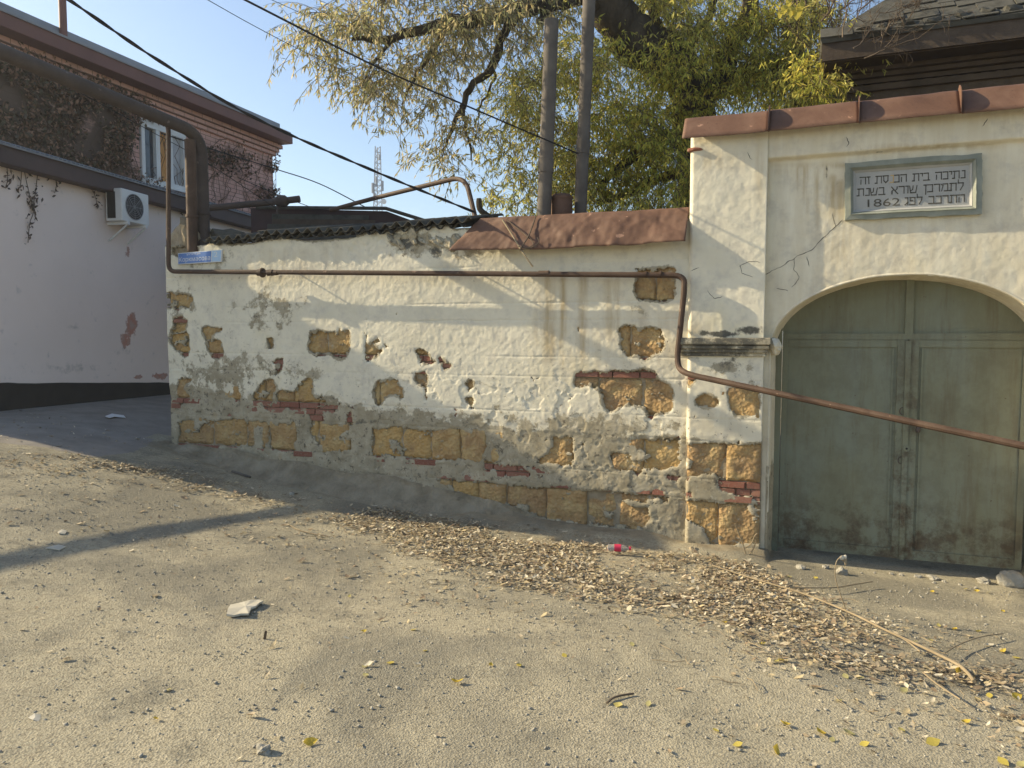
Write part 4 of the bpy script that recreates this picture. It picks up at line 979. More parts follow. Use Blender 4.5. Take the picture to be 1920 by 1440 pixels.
MB().tube(smooth_line([dpx(935, 418, 7.7), dpx(915, 405, 7.7), dpx(900, 392, 7.7), dpx(898, 372, 7.7)], 4), [.03]*12+[.024], 8).build('stem', M['bark'], t, True)
MB().tube([dpx(862, 413, 7.75), dpx(925, 408, 7.75)], .024, 8).build('branch', M['bark'], t, True)
t = thing('dry_vine', 'dry vine stems drooping over the rusty coping', 'vine', wp3(950, 415, .06))
for pts, r in (([(942, 412, .02), (960, 440, .12), (978, 470, .21), (999, 500, .22)], .008), ([(950, 412, .02), (985, 440, .12), (1000, 458, .18), (975, 470, .22)], .005), ([(1005, 405, .0), (992, 440, .13), (975, 468, .22)], .007), ([(1008, 445, .16), (1010, 455, .17), (992, 466, .2), (972, 462, .2)], .005)):
    MB().tube(smooth_line([wp3(*p) for p in pts], 5), r, 6).build('stem', M['twig'] if r > .0075 else M['darktwig'], t, True)

# ------------------------------------------------------------------ pink house on the left
pink = thing('pink_house', 'pale pink plastered house with black plinth and brick upper storey', 'house', Bw(2, .6, 0))
T1 = 13.0; T0 = 0.0
zlow = 3.80
def bgrid(name, t0, t1, z0, z1, d, st, mat, attrs, hole=None):
    nu = int((t1-t0)/st)+2; nv = int((z1-z0)/st)+2; U, Vv = np.meshgrid(np.linspace(t0, t1, nu), np.linspace(z0, z1, nv))
    V = Bw(U, Vv, d+.006*fbm(U*1.5, Vv*1.5, 301, 3)); i = np.arange(U.size).reshape(U.shape)
    q = np.stack([i[:-1, :-1], i[:-1, 1:], i[1:, 1:], i[1:, :-1]], -1)
    if hole is not None:
        uc = .5*(U[:-1, :-1]+U[:-1, 1:]); vc = .5*(Vv[:-1, :-1]+Vv[1:, :-1]); q = q[~hole(uc, vc)]
    return add(name, V.reshape(-1, 3), q.reshape(-1, 4), mat, pink, True, attrs(V))
def pk_attr(V):
    return {'peel': blobs(V, [(247, 610, 14, 30, .85), (235, 640, 12, 22, .8), (238, 475, 8, 20, .7), (300, 705, 20, 10, .8), (258, 706, 14, 7, .8), (210, 708, 8, 5, .6), (265, 640, 20, 12, .4), (296, 487, 6, 12, .6)]).ravel(),
            'grime': blobs(V, [(140, 615, 40, 12, .55), (60, 600, 60, 8, .4), (230, 660, 40, 20, .5), (60, 450, 14, 60, .42), (120, 690, 200, 22, .5), (30, 500, 10, 80, .4), (185, 440, 8, 60, .4), (250, 450, 10, 50, .45), (285, 520, 8, 80, .4), (120, 420, 6, 60, .36)]).ravel()}
bgrid('wall', T0, T1, .2, zlow+.1, 0, .08, M['pink'], pk_attr)
mb = MB(); mb.wbox(T0+.02, T1, -.2, zlow+.08, -6, -.03, Bw); mb.build('side_walls', M['pink'], pink)
pl0 = bpx(10, 715, .03)[1]; pl1 = bpx(310, 719, .03)[1]; tt0 = bpx(10, 715, .03)[0]; tt1 = bpx(310, 719, .03)[0]; sl_ = (pl1-pl0)/(tt1-tt0)
za = pl0-sl_*tt0; mb = MB(); nn_ = 90; tq = np.linspace(T0-.03, T1, nn_); ht = za+sl_*tq+.035*fbm(tq*1.6, tq*0, 331, 4); bt = np.full(nn_, -.3)
Vp = np.concatenate([Bw(tq, bt, .03), Bw(tq, ht, .03), Bw(tq, ht, -.02)]); mb.put(Vp, [(i, i+1, nn_+i+1, nn_+i) for i in range(nn_-1)]+[(nn_+i, nn_+i+1, 2*nn_+i+1, 2*nn_+i) for i in range(nn_-1)]); mb.build('plinth', M['plinth'], pink)
# lower eave and lean-to roof
mb = MB(); mb.wbox(T0-.1, T1, zlow, zlow+.23, -.1, .20, Bw); fas = mb.build('lower_fascia', M['fascia'], pink, False, .01)
mb = MB(); mb.put([Bw(T0-.12, zlow+.235, .24), Bw(T1, zlow+.235, .24), Bw(T1, zlow+.45, -.6), Bw(T0-.12, zlow+.72, -1.6)], [(0, 1, 2, 3)])
o = mb.build('lower_roof', M['zinc'], pink); o.modifiers.new('solidify', 'SOLIDIFY').thickness = .02
mb = MB()
for k in range(int((T1+.1)/.075)): mb.tube([Bw(T0-.1+k*.075, zlow+.247, .245), Bw(T0-.1+k*.075, zlow+.335, -.08)], .014, 5)
mb.build('roof_ribs', M['zinc'], pink, True)
# brick upper storey, turned a little against the lower front
UC = np.array([-.315*16.1, 16.1]); UDR = np.array([.338, 1.0]); UDR /= np.linalg.norm(UDR); UNR = np.array([UDR[1], -UDR[0]])
def Uw(t, z, d=0.0):
    t = np.asarray(t, float); z = np.asarray(z, float); d = np.asarray(d, float); t, z, d = np.broadcast_arrays(t, z, d)
    return np.stack([UC[0]+UDR[0]*t+UNR[0]*d, UC[1]+UDR[1]*t+UNR[1]*d, z], -1)
def upx(px, py, d=0.0):
    p = hit(px, py, UC+UNR*d, UNR); q = p[:2]-UC; return float(q@UDR), float(p[2])
def ugrid(name, t0, t1, z0, z1, d, st, mat, attrs, hole=None):
    nu = int((t1-t0)/st)+2; nv = int((z1-z0)/st)+2; U, Vv = np.meshgrid(np.linspace(t0, t1, nu), np.linspace(z0, z1, nv))
    V = Uw(U, Vv, d+.006*fbm(U*1.5, Vv*1.5, 301, 3)); i = np.arange(U.size).reshape(U.shape)
    q = np.stack([i[:-1, :-1], i[:-1, 1:], i[1:, 1:], i[1:, :-1]], -1)
    if hole is not None:
        uc = .5*(U[:-1, :-1]+U[:-1, 1:]); vc = .5*(Vv[:-1, :-1]+Vv[1:, :-1]); q = q[~hole(uc, vc)]
    return add(name, V.reshape(-1, 3), q.reshape(-1, 4), mat, pink, True, attrs(V))
OV = .42; TU0 = (9.45-UC[1])/UDR[1]; TU1 = 0.0; ZB = zlow-.1
ze_top = upx(548, 251, OV)[1]; e0 = upx(549, 258, OV)[0]
zf1 = ze_top; zf0 = zf1-.21; zu1 = zf0-.0
wt0 = upx(262, 260)[0]; wt1 = upx(347, 300)[0]; wz1 = upx(262, 221)[1]; wz0 = upx(262, 338)[1]
def ub_attr(V):
    X, Y = proj(V); return {'grime': np.clip(.72*sstep(330, 200, X)+blobs(V, [(420, 275, 90, 26, .45), (500, 360, 25, 40, .45)]), 0, 1).ravel()}
hw = lambda u, v: (u > wt0) & (u < wt1) & (v > wz0) & (v < wz1)
ugrid('brick_wall', TU0, TU1, ZB, zu1, 0, .04, M['housebrick'], ub_attr, hw)
mb = MB(); mb.wbox(TU0+.02, TU1-.01, ZB, zu1, -6, -.10, Uw); mb.build('upper_walls', M['brownwall'], pink)
for k in range(3): mb = MB(); mb.wbox(TU0-.02*k, TU1+.05+.05*k, zu1-.24+.08*k, zu1-.165+.08*k, -5.9, .05+.05*k, Uw); mb.build('corbel_course', M['housebrick'], pink)
mb = MB(); mb.wbox(TU0-.15, e0, zf0, zf1, -.2, OV, Uw); mb.build('upper_fascia', M['fascia_red'], pink, False, .01)
mb = MB(); mb.put([Uw(TU0-.18, zf1+.004, OV+.03), Uw(e0-.1, zf1+.004, OV+.03), Uw(e0-1.2, zf1+.75, -2.9), Uw(TU0-.18, zf1+.75, -2.9)], [(0, 1, 2, 3)])
o = mb.build('upper_roof', M['zinc'], pink); o.modifiers.new('solidify', 'SOLIDIFY').thickness = .03
mb = MB(); mb.wbox(TU0-.1, e0-.30, zf1+.03, zf1+.14, .05, .32, Uw); mb.build('roof_edge', M['zinc'], pink)
vt, vz = upx(113, 62, .3); mb = MB(); mb.tube([Uw(vt, zf1-.12, .36), Uw(vt, zf1+1.6, .36)], .052, 14); mb.build('vent_pipe', M['fascia_red'], pink, True)
# window
win = MB(); fw = .075; D0, D1 = -.06, .04
for (a, b, c, d_) in ((wt0, wt1, wz0, wz0+fw), (wt0, wt1, wz1-.12, wz1), (wt0, wt0+fw, wz0+fw, wz1-.12), (wt1-fw, wt1, wz0+fw, wz1-.12)): win.wbox(a, b, c, d_, D0, D1, Uw)
wobj = win.build('window', M['white'], pink, False, .006)
n3 = 3; ws = np.linspace(wt0+fw, wt1-fw, n3+1)
for k in (1, 2): mb = MB(); mb.wbox(ws[k]-.045, ws[k]+.045, wz0+fw, wz1-.12, D0+.005, D1-.008, Uw); mb.build('mullion', M['white'], wobj, False, .004)
for k in range(3): mb = MB(); mb.wbox(ws[k]+(.045 if k else 0), ws[k+1]-(.045 if k < 2 else 0), wz0+fw, wz1-.12, D0+.012, D0+.02, Uw); mb.build('pane', M['curtain' if k == 1 else ('glass' if k == 0 else 'curtain_pale')], wobj)
mb = MB(); mb.wbox(wt0-.05, wt1+.05, wz0-.04, wz0-.002, -.05, .08, Uw); mb.build('sill', M['white'], wobj)
# air conditioner on the pink wall
a0, az1 = bpx(224, 352, .30); a1, _ = bpx(283, 400, .30); _, az0 = bpx(224, 413, .30); a1 = a0+.60
ac = thing('air_conditioner', 'white air conditioner outdoor unit bracketed under the eave of the pink house', 'air conditioner', Bw(a0, az0, .02))
mb = MB(); mb.wbox(a0, a1, az0, az1, .05, .33, Bw); mb.build('casing', M['white'], ac, False, .015)
mb = MB(); mb.wbox(a0-.004, a0+.002, az0+.04, az1-.05, .08, .22, Bw); mb.build('side_grille', M['black'], ac)
fc = (a0+.27, (az0+az1)/2); rr_ = (az1-az0)*.40
ringp = [Bw(fc[0]+rr_*math.cos(a), fc[1]+rr_*math.sin(a), .335) for a in np.linspace(0, 2*math.pi, 29)]
V = [Bw(fc[0], fc[1], .3325)]+[Bw(fc[0]+rr_*math.cos(a), fc[1]+rr_*math.sin(a), .3325) for a in np.linspace(0, 2*math.pi, 28, endpoint=False)]
fan = add('fan_opening', V, [(0, k+1, (k+1) % 28+1) for k in range(28)], M['black'], ac)
mb = MB(); mb.tube(ringp, .006, 6, False)
for k in range(1, 6): mb.tube([Bw(fc[0]+rr_*k/6*math.cos(a), fc[1]+rr_*k/6*math.sin(a), .337) for a in np.linspace(0, 2*math.pi, 25)], .0028, 5, False)
for a in np.linspace(0, 2*math.pi, 8, endpoint=False): mb.tube([Bw(fc[0], fc[1], .338), Bw(fc[0]+rr_*math.cos(a), fc[1]+rr_*math.sin(a), .338)], .0028, 5)
mb.build('fan_grille', M['steel'], fan)
for a in (a0+.08, a1-.12):
    mb = MB(); mb.wbox(a, a+.04, az0-.045, az0-.002, .0, .36, Bw); mb.build('bracket', M['white'], ac)
    mb = MB(); mb.tube([Bw(a+.02, az0-.05, .33), Bw(a+.02, az0-.28, .01)], .014, 6); mb.build('bracket_strut', M['white'], ac)

# creeper over the upper storey and hanging on the pink wall
def leaf_quads(C, A, B, nrm=None):                 # diamond leaves: centre, half-length vectors, half-width vectors
    V = np.stack([C-A, C+B*.9-A*.1, C+A, C-B*.9-A*.1], 1); n = len(C)
    return V.reshape(-1, 3), np.arange(n*4).reshape(n, 4)
def tint_of(cols, n, per=4, jit=.25):
    cols = np.array(cols); c = cols[RNG.integers(0, len(cols), n)]*(1+jit*RNG.uniform(-1, 1, (n, 1))); c = np.concatenate([np.clip(c, 0, 1), np.ones((n, 1))], 1)
    return np.repeat(c, per, 0)
def rvec(n): v = RNG.normal(size=(n, 3)); return v/np.linalg.norm(v, axis=1)[:, None]
creeper = thing('creeper', 'withered brown creeper covering the brick upper storey of the pink house', 'creeper', Uw(-4, 4.2, 0))
n = 60000
U = RNG.uniform(TU0, TU1+.05, n); Zc_ = RNG.uniform(zlow+.25, zu1+.02, n); Pc = Uw(U, Zc_, .02); X, Y = proj(Pc)
dens = sstep(330, 225, X)*.95+.75*np.exp(-((Y-(245+(X-300)*.25+25))/17)**2)*(X > 300)+.6*np.exp(-((X-505)/22)**2-((Y-365)/30)**2)+.35*np.exp(-((X-520)/8)**2)
dens = dens*sstep(-.32, .12, fbm(U*2.2, Zc_*2.2, 311, 4))
keep = (RNG.random(n) < dens*.46) & ~((U > wt0+.02) & (U < wt1-.02) & (Zc_ > wz0+.12) & (Zc_ < wz1-.05))
Pc = Pc[keep]+np.outer(RNG.uniform(0, .14, keep.sum()), [UNR[0], UNR[1], 0]); k = len(Pc)
A = rvec(k)*RNG.uniform(.02, .042, (k, 1)); A[:, 2] -= .012; Bv = np.cross(A, rvec(k)); Bv = Bv/np.linalg.norm(Bv, axis=1)[:, None]*RNG.uniform(.014, .03, (k, 1))
V, Fq = leaf_quads(Pc, A, Bv)
tag(add('leaves', V, Fq, M['litter'], creeper, False, {'tint': tint_of([(.17, .115, .075), (.25, .155, .10), (.12, .105, .065), (.33, .20, .135), (.10, .08, .055)], k)}), kind='stuff')
mb = MB()
for k in range(46):
    a = RNG.uniform(TU0, TU1); z = zlow+.2; pts = [Uw(a, z, .02)]
    for j in range(9): a += RNG.uniform(-.18, .22); z += RNG.uniform(.05, .24); pts.append(Uw(min(a, TU1+.06), min(z, zu1), .025))
    mb.tube(pts, .006, 4)
mb.build('stems', M['darktwig'], creeper, True)
hang = thing('creeper_tendrils', 'bare creeper tendrils hanging down the pink wall from the lower eave', 'creeper', Bw(1.5, zlow, .02))
def hangers(specs):
    L = []
    for pts, lf in specs:
        P = [np.array(Bw(*bpx(x_, y_, .025), .03)) for x_, y_ in pts]; sm = smooth_line(P, 6); MB().tube(sm, .005, 5).build('stem', M['darktwig'], hang, True)
        for k in range(lf): L.append(sm[RNG.integers(len(sm)//3, len(sm))]+RNG.normal(size=3)*.035)
    L = np.array(L); k = len(L); A = rvec(k)*.03; A[:, 2] -= .02; Bv = np.cross(A, rvec(k)); Bv = Bv/np.linalg.norm(Bv, axis=1)[:, None]*.016
    V, Fq = leaf_quads(L, A, Bv); tag(add('leaves', V, Fq, M['litter'], hang, False, {'tint': tint_of([(.09, .07, .06), (.13, .09, .07), (.07, .06, .055)], k)}), kind='stuff')
hangers([([(0, 305), (40, 318), (90, 332), (130, 330)], 20), ([(45, 320), (50, 345), (56, 370), (62, 396), (55, 420), (52, 455)], 60), ([(70, 325), (66, 360), (60, 395)], 26), ([(12, 310), (14, 335), (10, 352)], 24), ([(103, 330), (105, 348), (102, 362)], 18), ([(165, 345), (178, 368), (182, 392)], 24), ([(40, 318), (38, 345), (32, 360)], 10), ([(255, 365), (268, 372), (278, 378)], 12), ([(330, 395), (345, 400), (362, 402)], 10)])

# ------------------------------------------------------------------ low dark roof behind the wall
sh = thing('outbuilding', 'low dark roofed shed behind the slates of the wall', 'shed', dpx(640, 440, 13))
a = dpx(505, 391, 12.6); b = dpx(725, 396, 12.6); c = dpx(830, 436, 12.6); 
mb = MB(); lo = 2.2; dep = np.array([.4, 4.0, 0])
front = [np.array([dpx(470, 391, 12.6)[0], 12.6, lo]), np.array([c[0]+.3, 12.6, lo]), c+np.array([.3, 0, -.1]), b, dpx(470, 390, 12.6)]
mb.put(front+[p+dep for p in front], [(0, 1, 2, 3, 4), (9, 8, 7, 6, 5), (0, 5, 6, 1), (1, 6, 7, 2), (2, 7, 8, 3), (3, 8, 9, 4), (4, 9, 5, 0)]); mb.build('body', M['fascia'], sh)
for k in range(6):
    z1 = a[2]-.10-.085*k; mb = MB(); x0 = a[0]+RNG.uniform(-.3, .2); x1 = b[0]-.2+.13*k*(k < 3)+RNG.uniform(-.2, .1)
    mb.put([(x0, 12.56-.02*k, z1), (x1, 12.56-.02*k, z1-.02), (x1, 12.54-.02*k, z1-.10), (x0, 12.54-.02*k, z1-.085)], [(0, 1, 2, 3)]); o = mb.build('weatherboard', M['wood'] if k % 2 else M['slate'], sh); o.modifiers.new('solidify', 'SOLIDIFY').thickness = .015
MB().tube([dpx(480, 389, 12.5), b+np.array([0, -.1, .03]), c+np.array([.2, -.1, .03])], .03, 8).build('roof_edge', M['slate'], sh, True)

# ------------------------------------------------------------------ telecom mast
YM = 90.0; mast = thing('lattice_mast', 'far steel lattice telecom mast rising behind the shed roof', 'mast', dpx(708, 400, YM))
mb = MB(); b0 = dpx(708, 420, YM); t0 = dpx(708, 275, YM); wb, wt_ = .62, .34; n = 14; legs = [[], [], []]
for k in range(n+1):
    f = k/n; c = b0+(t0-b0)*f; w = wb+(wt_-wb)*f
    for j in range(3): a = R(90+120*j+15); legs[j].append(c+np.array([math.cos(a)*w, math.sin(a)*w, 0]))
for j in range(3): mb.tube(legs[j], .06, 5)
for k in range(n):
    for j in range(3):
        j2 = (j+1) % 3; mb.tube([legs[j][k], legs[j2][k+1]], .03, 4); mb.tube([legs[j][k], legs[j2][k]], .03, 4)
mb.build('lattice', M['steel'], mast)
for (x, y, h) in ((699, 362, .9), (717, 358, .9), (706, 350, .9), (712, 300, .5), (702, 372, .5)):
    p = dpx(x, y, YM-.5); mb = MB(); mb.tube([p, p+np.array([0, 0, h*1.3])], .16, 8); mb.build('antenna', M['zinc'], mast)
p = dpx(720, 378, YM-.6); mb = MB(); mb.tube([p, p+np.array([0, -.25, 0])], .3, 12); mb.build('dish', M['white'], mast, True)

# ------------------------------------------------------------------ cables
def cable(label, pts, r, mat='black', twist=False, group='overhead cables'):
    P = [dpx(*p) for p in pts]; v = P[0]-P[1]; P = [P[0]+v*1.2]+P; sm = smooth_line(P, 14); t = thing('overhead_cable', label, 'cable', P[-1], group)
    if twist:
        sm = resample(sm, .03); 
        for ph in (0, math.pi):
            q = [p+np.array([math.cos(k*.35+ph)*r*.55, 0, math.sin(k*.35+ph)*r*.55]) for k, p in enumerate(sm)]; MB().tube(q, r*.62, 5).build('strand', M[mat], t, True)
    else: MB().tube(sm, r, 6).build('wire', M[mat], t, True)
cable('thick twisted cable sloping down past the pink house to the coping', [(130, 0, 5.2), (300, 115, 5.9), (480, 222, 6.5), (700, 320, 7.15), (890, 398, 7.7)], .0125, twist=True)
cable('black cable crossing in front of the tree to the right flue', [(460, 0, 5.3), (700, 122, 6.3), (860, 192, 7.0), (1084, 288, 7.86)], .0075)
cable('thin wire crossing the open sky towards the tree', [(390, 0, 7), (470, 45, 7.6), (560, 92, 8.3), (680, 150, 9.4)], .0035)
cable('thin wire passing among the upper left twigs', [(510, 0, 7.5), (600, 40, 8.3), (720, 90, 9.4), (830, 135, 10.4)], .003)
cable('slack wire from the brick corner down to the shed', [(430, 290, 14.0), (520, 318, 15.0), (600, 345, 14.6), (690, 391, 14.0)], .010)
cable('thin wire below the slack wire beside the brick corner', [(440, 330, 15.0), (520, 365, 15.3), (560, 380, 15.2), (590, 391, 15.0)], .007)
cable('thin wire hanging across the window of the pink house', [(180, 190, 8.6), (290, 250, 9.2), (380, 300, 9.4), (520, 392, 9.8)], .004)

# ------------------------------------------------------------------ dark building behind the gate
syn = thing('brick_building', 'old dark brick building with broken slate roof behind the gateway', 'building', W(4, -.3, -2.6))
DB = -2.5
def b2(x, y): return wpx(x, y, DB)
sb0 = b2(1590, 140)[0]
ze = b2(1750, 112)[1]; zc1 = b2(1750, 128)[1]
MB().wbox(sb0, 9.5, -.5, zc1-.02, DB-5, DB, W).build('wall', M['brownwall'], syn)
zA = b2(1750, 160)[1]
MB().wbox(sb0-.02, 9.5, zA, zA+.06, DB, DB+.05).build('string_course', M['brownwall'], syn)
for k in range(3): MB().wbox(sb0-.04-.03*k, 9.5, zc1-.10+.05*k, zc1-.055+.05*k, DB-.1, DB+.05+.055*k).build('cornice_step', M['brownwall'], syn)
for k in range(60):
    a = sb0+.1+k*.13
    mb = MB(); mb.wbox(a, a+.065, zc1-.18, zc1-.105, DB, DB+.03); mb.build('dentil', M['brownwall'], syn)
MB().wbox(sb0-.25, 9.5, zc1+.05, zc1+.11, DB-.1, DB+.42).build('soffit', M['wood'], syn)
MB().wbox(sb0-.28, 9.5, zc1+.06, zc1+.27, DB+.42, DB+.46).build('fascia_board', M['wood'], syn)
# hip roof of ragged slates
e1 = W(sb0-.3, zc1+.28, DB+.5); e2 = W(9.5, zc1+.28, DB+.5); r1 = W(sb0+2.2, zc1+2.5, DB-2.2); r2 = W(9.5, zc1+2.5, DB-2.2); h2 = W(sb0-.3, zc1+.28, DB-5.2)
mb = MB(); mb.put([e1, e2, r2, r1, h2], [(0, 1, 2, 3), (0, 3, 4)]); o = mb.build('roof', M['slate'], syn); o.modifiers.new('solidify', 'SOLIDIFY').thickness = .05
e1, e2, r1, r2 = map(np.array, (e1, e2, r1, r2)); nrm = np.cross(e2-e1, r1-e1); nrm /= np.linalg.norm(nrm)
rr = random.Random(3); nn = 0
for row in range(7):
    v0 = row/11.0
    for c in range(26):
        u0 = (c+.5*(row % 2))/26; a = e1+(e2-e1)*u0; up = (r1-e1)*0; w_ = (e2-e1)/26
        upv = np.cross(nrm, (e2-e1)/np.linalg.norm(e2-e1)); upv = upv if upv[2] > 0 else -upv
        hgt = .30; p = a+upv*(row*.2)+nrm*(.012+.02*rr.random())
        q0 = p+upv*rr.uniform(-.05, .04); q1 = p+w_*.96+upv*rr.uniform(-.05, .04); 
        if ((q0-e1)@(e2-e1))/np.linalg.norm(e2-e1) < row*.2*.98-.02: continue
        mb = MB(); t_ = nrm*.012; P = [q0, q1, q1+upv*hgt-nrm*.02, q0+upv*hgt-nrm*.02]; mb.put(P+[x_-t_ for x_ in P], [(0, 1, 2, 3), (7, 6, 5, 4), (0, 4, 5, 1), (1, 5, 6, 2), (2, 6, 7, 3), (3, 7, 4, 0)]); mb.build('roof_slate', M['slate'], syn); nn += 1
for k in range(9):                                 # loose mortar and rubble along the eave
    a = sb0+.1+.22*k+rr.uniform(-.05, .05); V, Fc = ico(2, rr.uniform(.05, .12), .07, rr.uniform(.03, .07), k, .4); add('loose_slate', V+W(a, zc1+.34, DB+.42), Fc, M['slate'], syn)

# ------------------------------------------------------------------ big tree behind the wall
def limb(pts, r, seed, wob=.03):
    P = [dpx(x, y, d) for x, y, d in pts]; sm = np.array(smooth_line(P, 8)); n = len(sm)
    k = np.arange(n); sm = sm+wob*np.stack([vnoise(k*.5, k*0+seed), vnoise(k*.5, k*0+seed+50), vnoise(k*.5, k*0+seed+90)], -1)*2
    rad = np.interp(np.linspace(0, 1, n), np.linspace(0, 1, len(r)), r)*(1+.18*vnoise(k*.9, k*0+seed+7))
    return sm, rad
TD = 10.2
base = dpx(1305, 300, TD); base[2] = -.3
tree = thing('willow_tree', 'large narrow-leaved tree with yellowing foliage leaning over the wall', 'tree', base)
p0 = dpx(1312, 330, TD)
trunk = [np.array([p0[0]+.15, p0[1], -.4]), np.array([p0[0]+.08, p0[1], 1.4])]
sm, rad = limb([(1310, 330, TD), (1300, 215, TD), (1285, 150, TD), (1240, 105, TD-.1), (1185, 70, TD-.2), (1150, 20, TD-.3), (1120, -40, TD-.4), (1110, -120, TD-.5)], [.30, .29, .27, .30, .31, .29, .24, .19], 3)
mb = MB(); mb.tube(list(np.array(trunk))+list(sm), [.34, .30]+list(rad), 14); mb.build('trunk', M['bark'], tree, True)
LIMBS = [([(1130, 10, TD-.4), (1090, -8, TD-.5), (1040, 8, TD-.6), (1010, 40, TD-.7)], [.13, .12, .08, .045]),
 ([(1090, -10, TD-.4), (1000, 12, TD-.7), (900, 40, TD-1.0), (830, 45, TD-1.2), (740, 70, TD-1.4), (660, 75, TD-1.6)], [.12, .11, .09, .07, .045, .02]),
 ([(1010, 0, TD-.6), (970, 32, TD-.7), (940, 75, TD-.8), (923, 123, TD-.9), (887, 157, TD-1.0), (867, 200, TD-1.0), (847, 240, TD-1.1), (830, 284, TD-1.1)], [.055, .06, .055, .05, .042, .036, .025, .012]),
 ([(867, 200, TD-1.0), (872, 230, TD-1.0), (880, 270, TD-1.0), (885, 300, TD-1.0)], [.025, .02, .015, .008]),
 ([(925, 120, TD-.9), (927, 150, TD-.8), (905, 190, TD-.8), (895, 215, TD-.8)], [.022, .018, .014, .008]),
 ([(830, 70, TD-1.2), (800, 110, TD-1.2), (770, 160, TD-1.2), (755, 200, TD-1.2)], [.035, .026, .018, .01]),
 ([(740, 70, TD-1.4), (700, 120, TD-1.5), (680, 160, TD-1.5)], [.025, .018, .01]),
 ([(1285, 160, TD), (1270, 110, TD), (1240, 60, TD), (1220, 10, TD), (1205, -50, TD)], [.11, .09, .07, .05, .04]),
 ([(1275, 120, TD), (1300, 80, TD+.2), (1330, 30, TD+.3), (1340, -30, TD+.4)], [.07, .06, .05, .04]),
 ([(1295, 205, TD), (1350, 150, TD+.3), (1365, 100, TD+.4), (1400, 40, TD+.4), (1410, -30, TD+.5)], [.16, .15, .14, .12, .10]),
 ([(1300, 290, TD), (1250, 258, TD-.3), (1200, 285, TD-.5), (1155, 320, TD-.6), (1120, 350, TD-.6)], [.11, .10, .08, .055, .03]),
 ([(1300, 330, TD), (1250, 330, TD-.4), (1180, 362, TD-.5), (1120, 380, TD-.5)], [.08, .065, .05, .03]),
 ([(1490, 160, TD+.2), (1488, 80, TD+.2), (1492, 0, TD+.2), (1490, -60, TD+.2)], [.14, .13, .12, .12]),
 ([(1350, 150, TD+.3), (1420, 130, TD+.2), (1490, 140, TD+.2), (1500, 200, TD+.3)], [.10, .10, .12, .12]),
 ([(1100, -20, TD-.4), (1000, -60, TD-.6), (850, -80, TD-.9), (700, -60, TD-1.2), (600, -20, TD-1.5)], [.10, .09, .07, .05, .02])]
limbs_world = []
for k, (p, r) in enumerate(LIMBS):
    sm, rad = limb(p, r, 11+k, .02); MB().tube(list(sm), list(rad), 10).build('limb', M['bark'], tree, True); limbs_world.append(sm)
# hanging twigs: clumps given by the spot they fill; each has its own depth
CL = [(640, 40, 70, 45, TD-1.5, 60, 0), (600, 90, 40, 60, TD-1.6, 36, 0), (720, 60, 70, 60, TD-1.4, 85, 0), (680, 130, 70, 55, TD-1.5, 46, 0), (720, 190, 55, 50, TD-1.5, 22, 0), (710, 255, 40, 40, TD-1.5, 9, 0),
 (810, 50, 80, 55, TD-1.2, 110, 0), (800, 130, 60, 60, TD-1.2, 44, 0), (780, 200, 45, 45, TD-1.2, 18, 0), (640, 160, 40, 40, TD-1.5, 14, 0), (900, 40, 80, 50, TD-1.0, 110, 0), (960, 60, 60, 60, TD-.9, 70, 0), (860, 120, 60, 60, TD-1.0, 40, 0),
 (1000, 150, 50, 60, TD-.7, 70, 1), (960, 220, 50, 60, TD-.8, 60, 1), (900, 230, 40, 50, TD-1.0, 26, 0), (840, 260, 50, 40, TD-1.1, 22, 0), (880, 300, 40, 40, TD-1.1, 18, 0), (960, 300, 50, 50, TD-.8, 40, 1), (1000, 260, 40, 60, TD-.7, 55, 1), (820, 300, 30, 30, TD-1.1, 9, 0),
 (1060, 120, 40, 70, TD-.4, 60, 1), (1060, 230, 40, 80, TD-.4, 75, 1), (1060, 320, 40, 50, TD-.4, 60, 1), (1000, 370, 40, 22, TD-.5, 36, 1), (940, 385, 40, 14, TD-.6, 14, 1), (1110, 100, 40, 50, TD-.3, 36, 1), (1130, 180, 60, 70, TD-.4, 120, 2), (1140, 270, 60, 60, TD-.5, 130, 2), (1140, 350, 60, 40, TD-.6, 120, 2),
 (1200, 170, 60, 60, TD-.3, 120, 2), (1200, 250, 60, 60, TD-.5, 130, 2), (1220, 330, 60, 50, TD-.5, 150, 2), (1260, 380, 50, 20, TD-.5, 60, 2), (1230, 60, 60, 60, TD-.2, 90, 1), (1300, 40, 60, 50, TD, 90, 1), (1290, 110, 50, 50, TD-.2, 90, 2), (1270, 200, 40, 60, TD-.4, 90, 2), (1270, 300, 30, 60, TD-.5, 60, 2),
 (1370, 50, 60, 60, TD+.1, 120, 2), (1360, 130, 60, 50, TD, 120, 2), (1350, 190, 60, 40, TD, 90, 2), (1430, 60, 50, 60, TD+.1, 120, 2), (1440, 130, 50, 50, TD+.1, 100, 2), (1420, 185, 60, 24, TD+.1, 70, 2), (1500, 120, 30, 50, TD+.1, 40, 2), (1500, 170, 36, 26, TD+.1, 44, 2), (1515, 70, 26, 40, 9.6, 40, 1), (1540, 105, 26, 34, 9.0, 50, 2), (1560, 150, 26, 24, 8.8, 34, 1), (1580, 110, 22, 22, 8.8, 14, 1), (1500, 40, 30, 40, TD, 50, 2), (1530, 150, 26, 36, 9.0, 40, 2), (1520, 185, 24, 14, 8.9, 30, 2), (1550, 175, 22, 14, 8.8, 14, 1), (1480, 30, 30, 40, TD+.1, 40, 1), (1060, 30, 50, 40, TD-.5, 40, 0), (1200, 0, 40, 30, TD+.3, 30, 1),
 (760, -40, 140, 40, TD-1.2, 60, 0), (950, -40, 140, 40, TD-.9, 60, 0), (1250, -40, 200, 40, TD, 80, 2)]
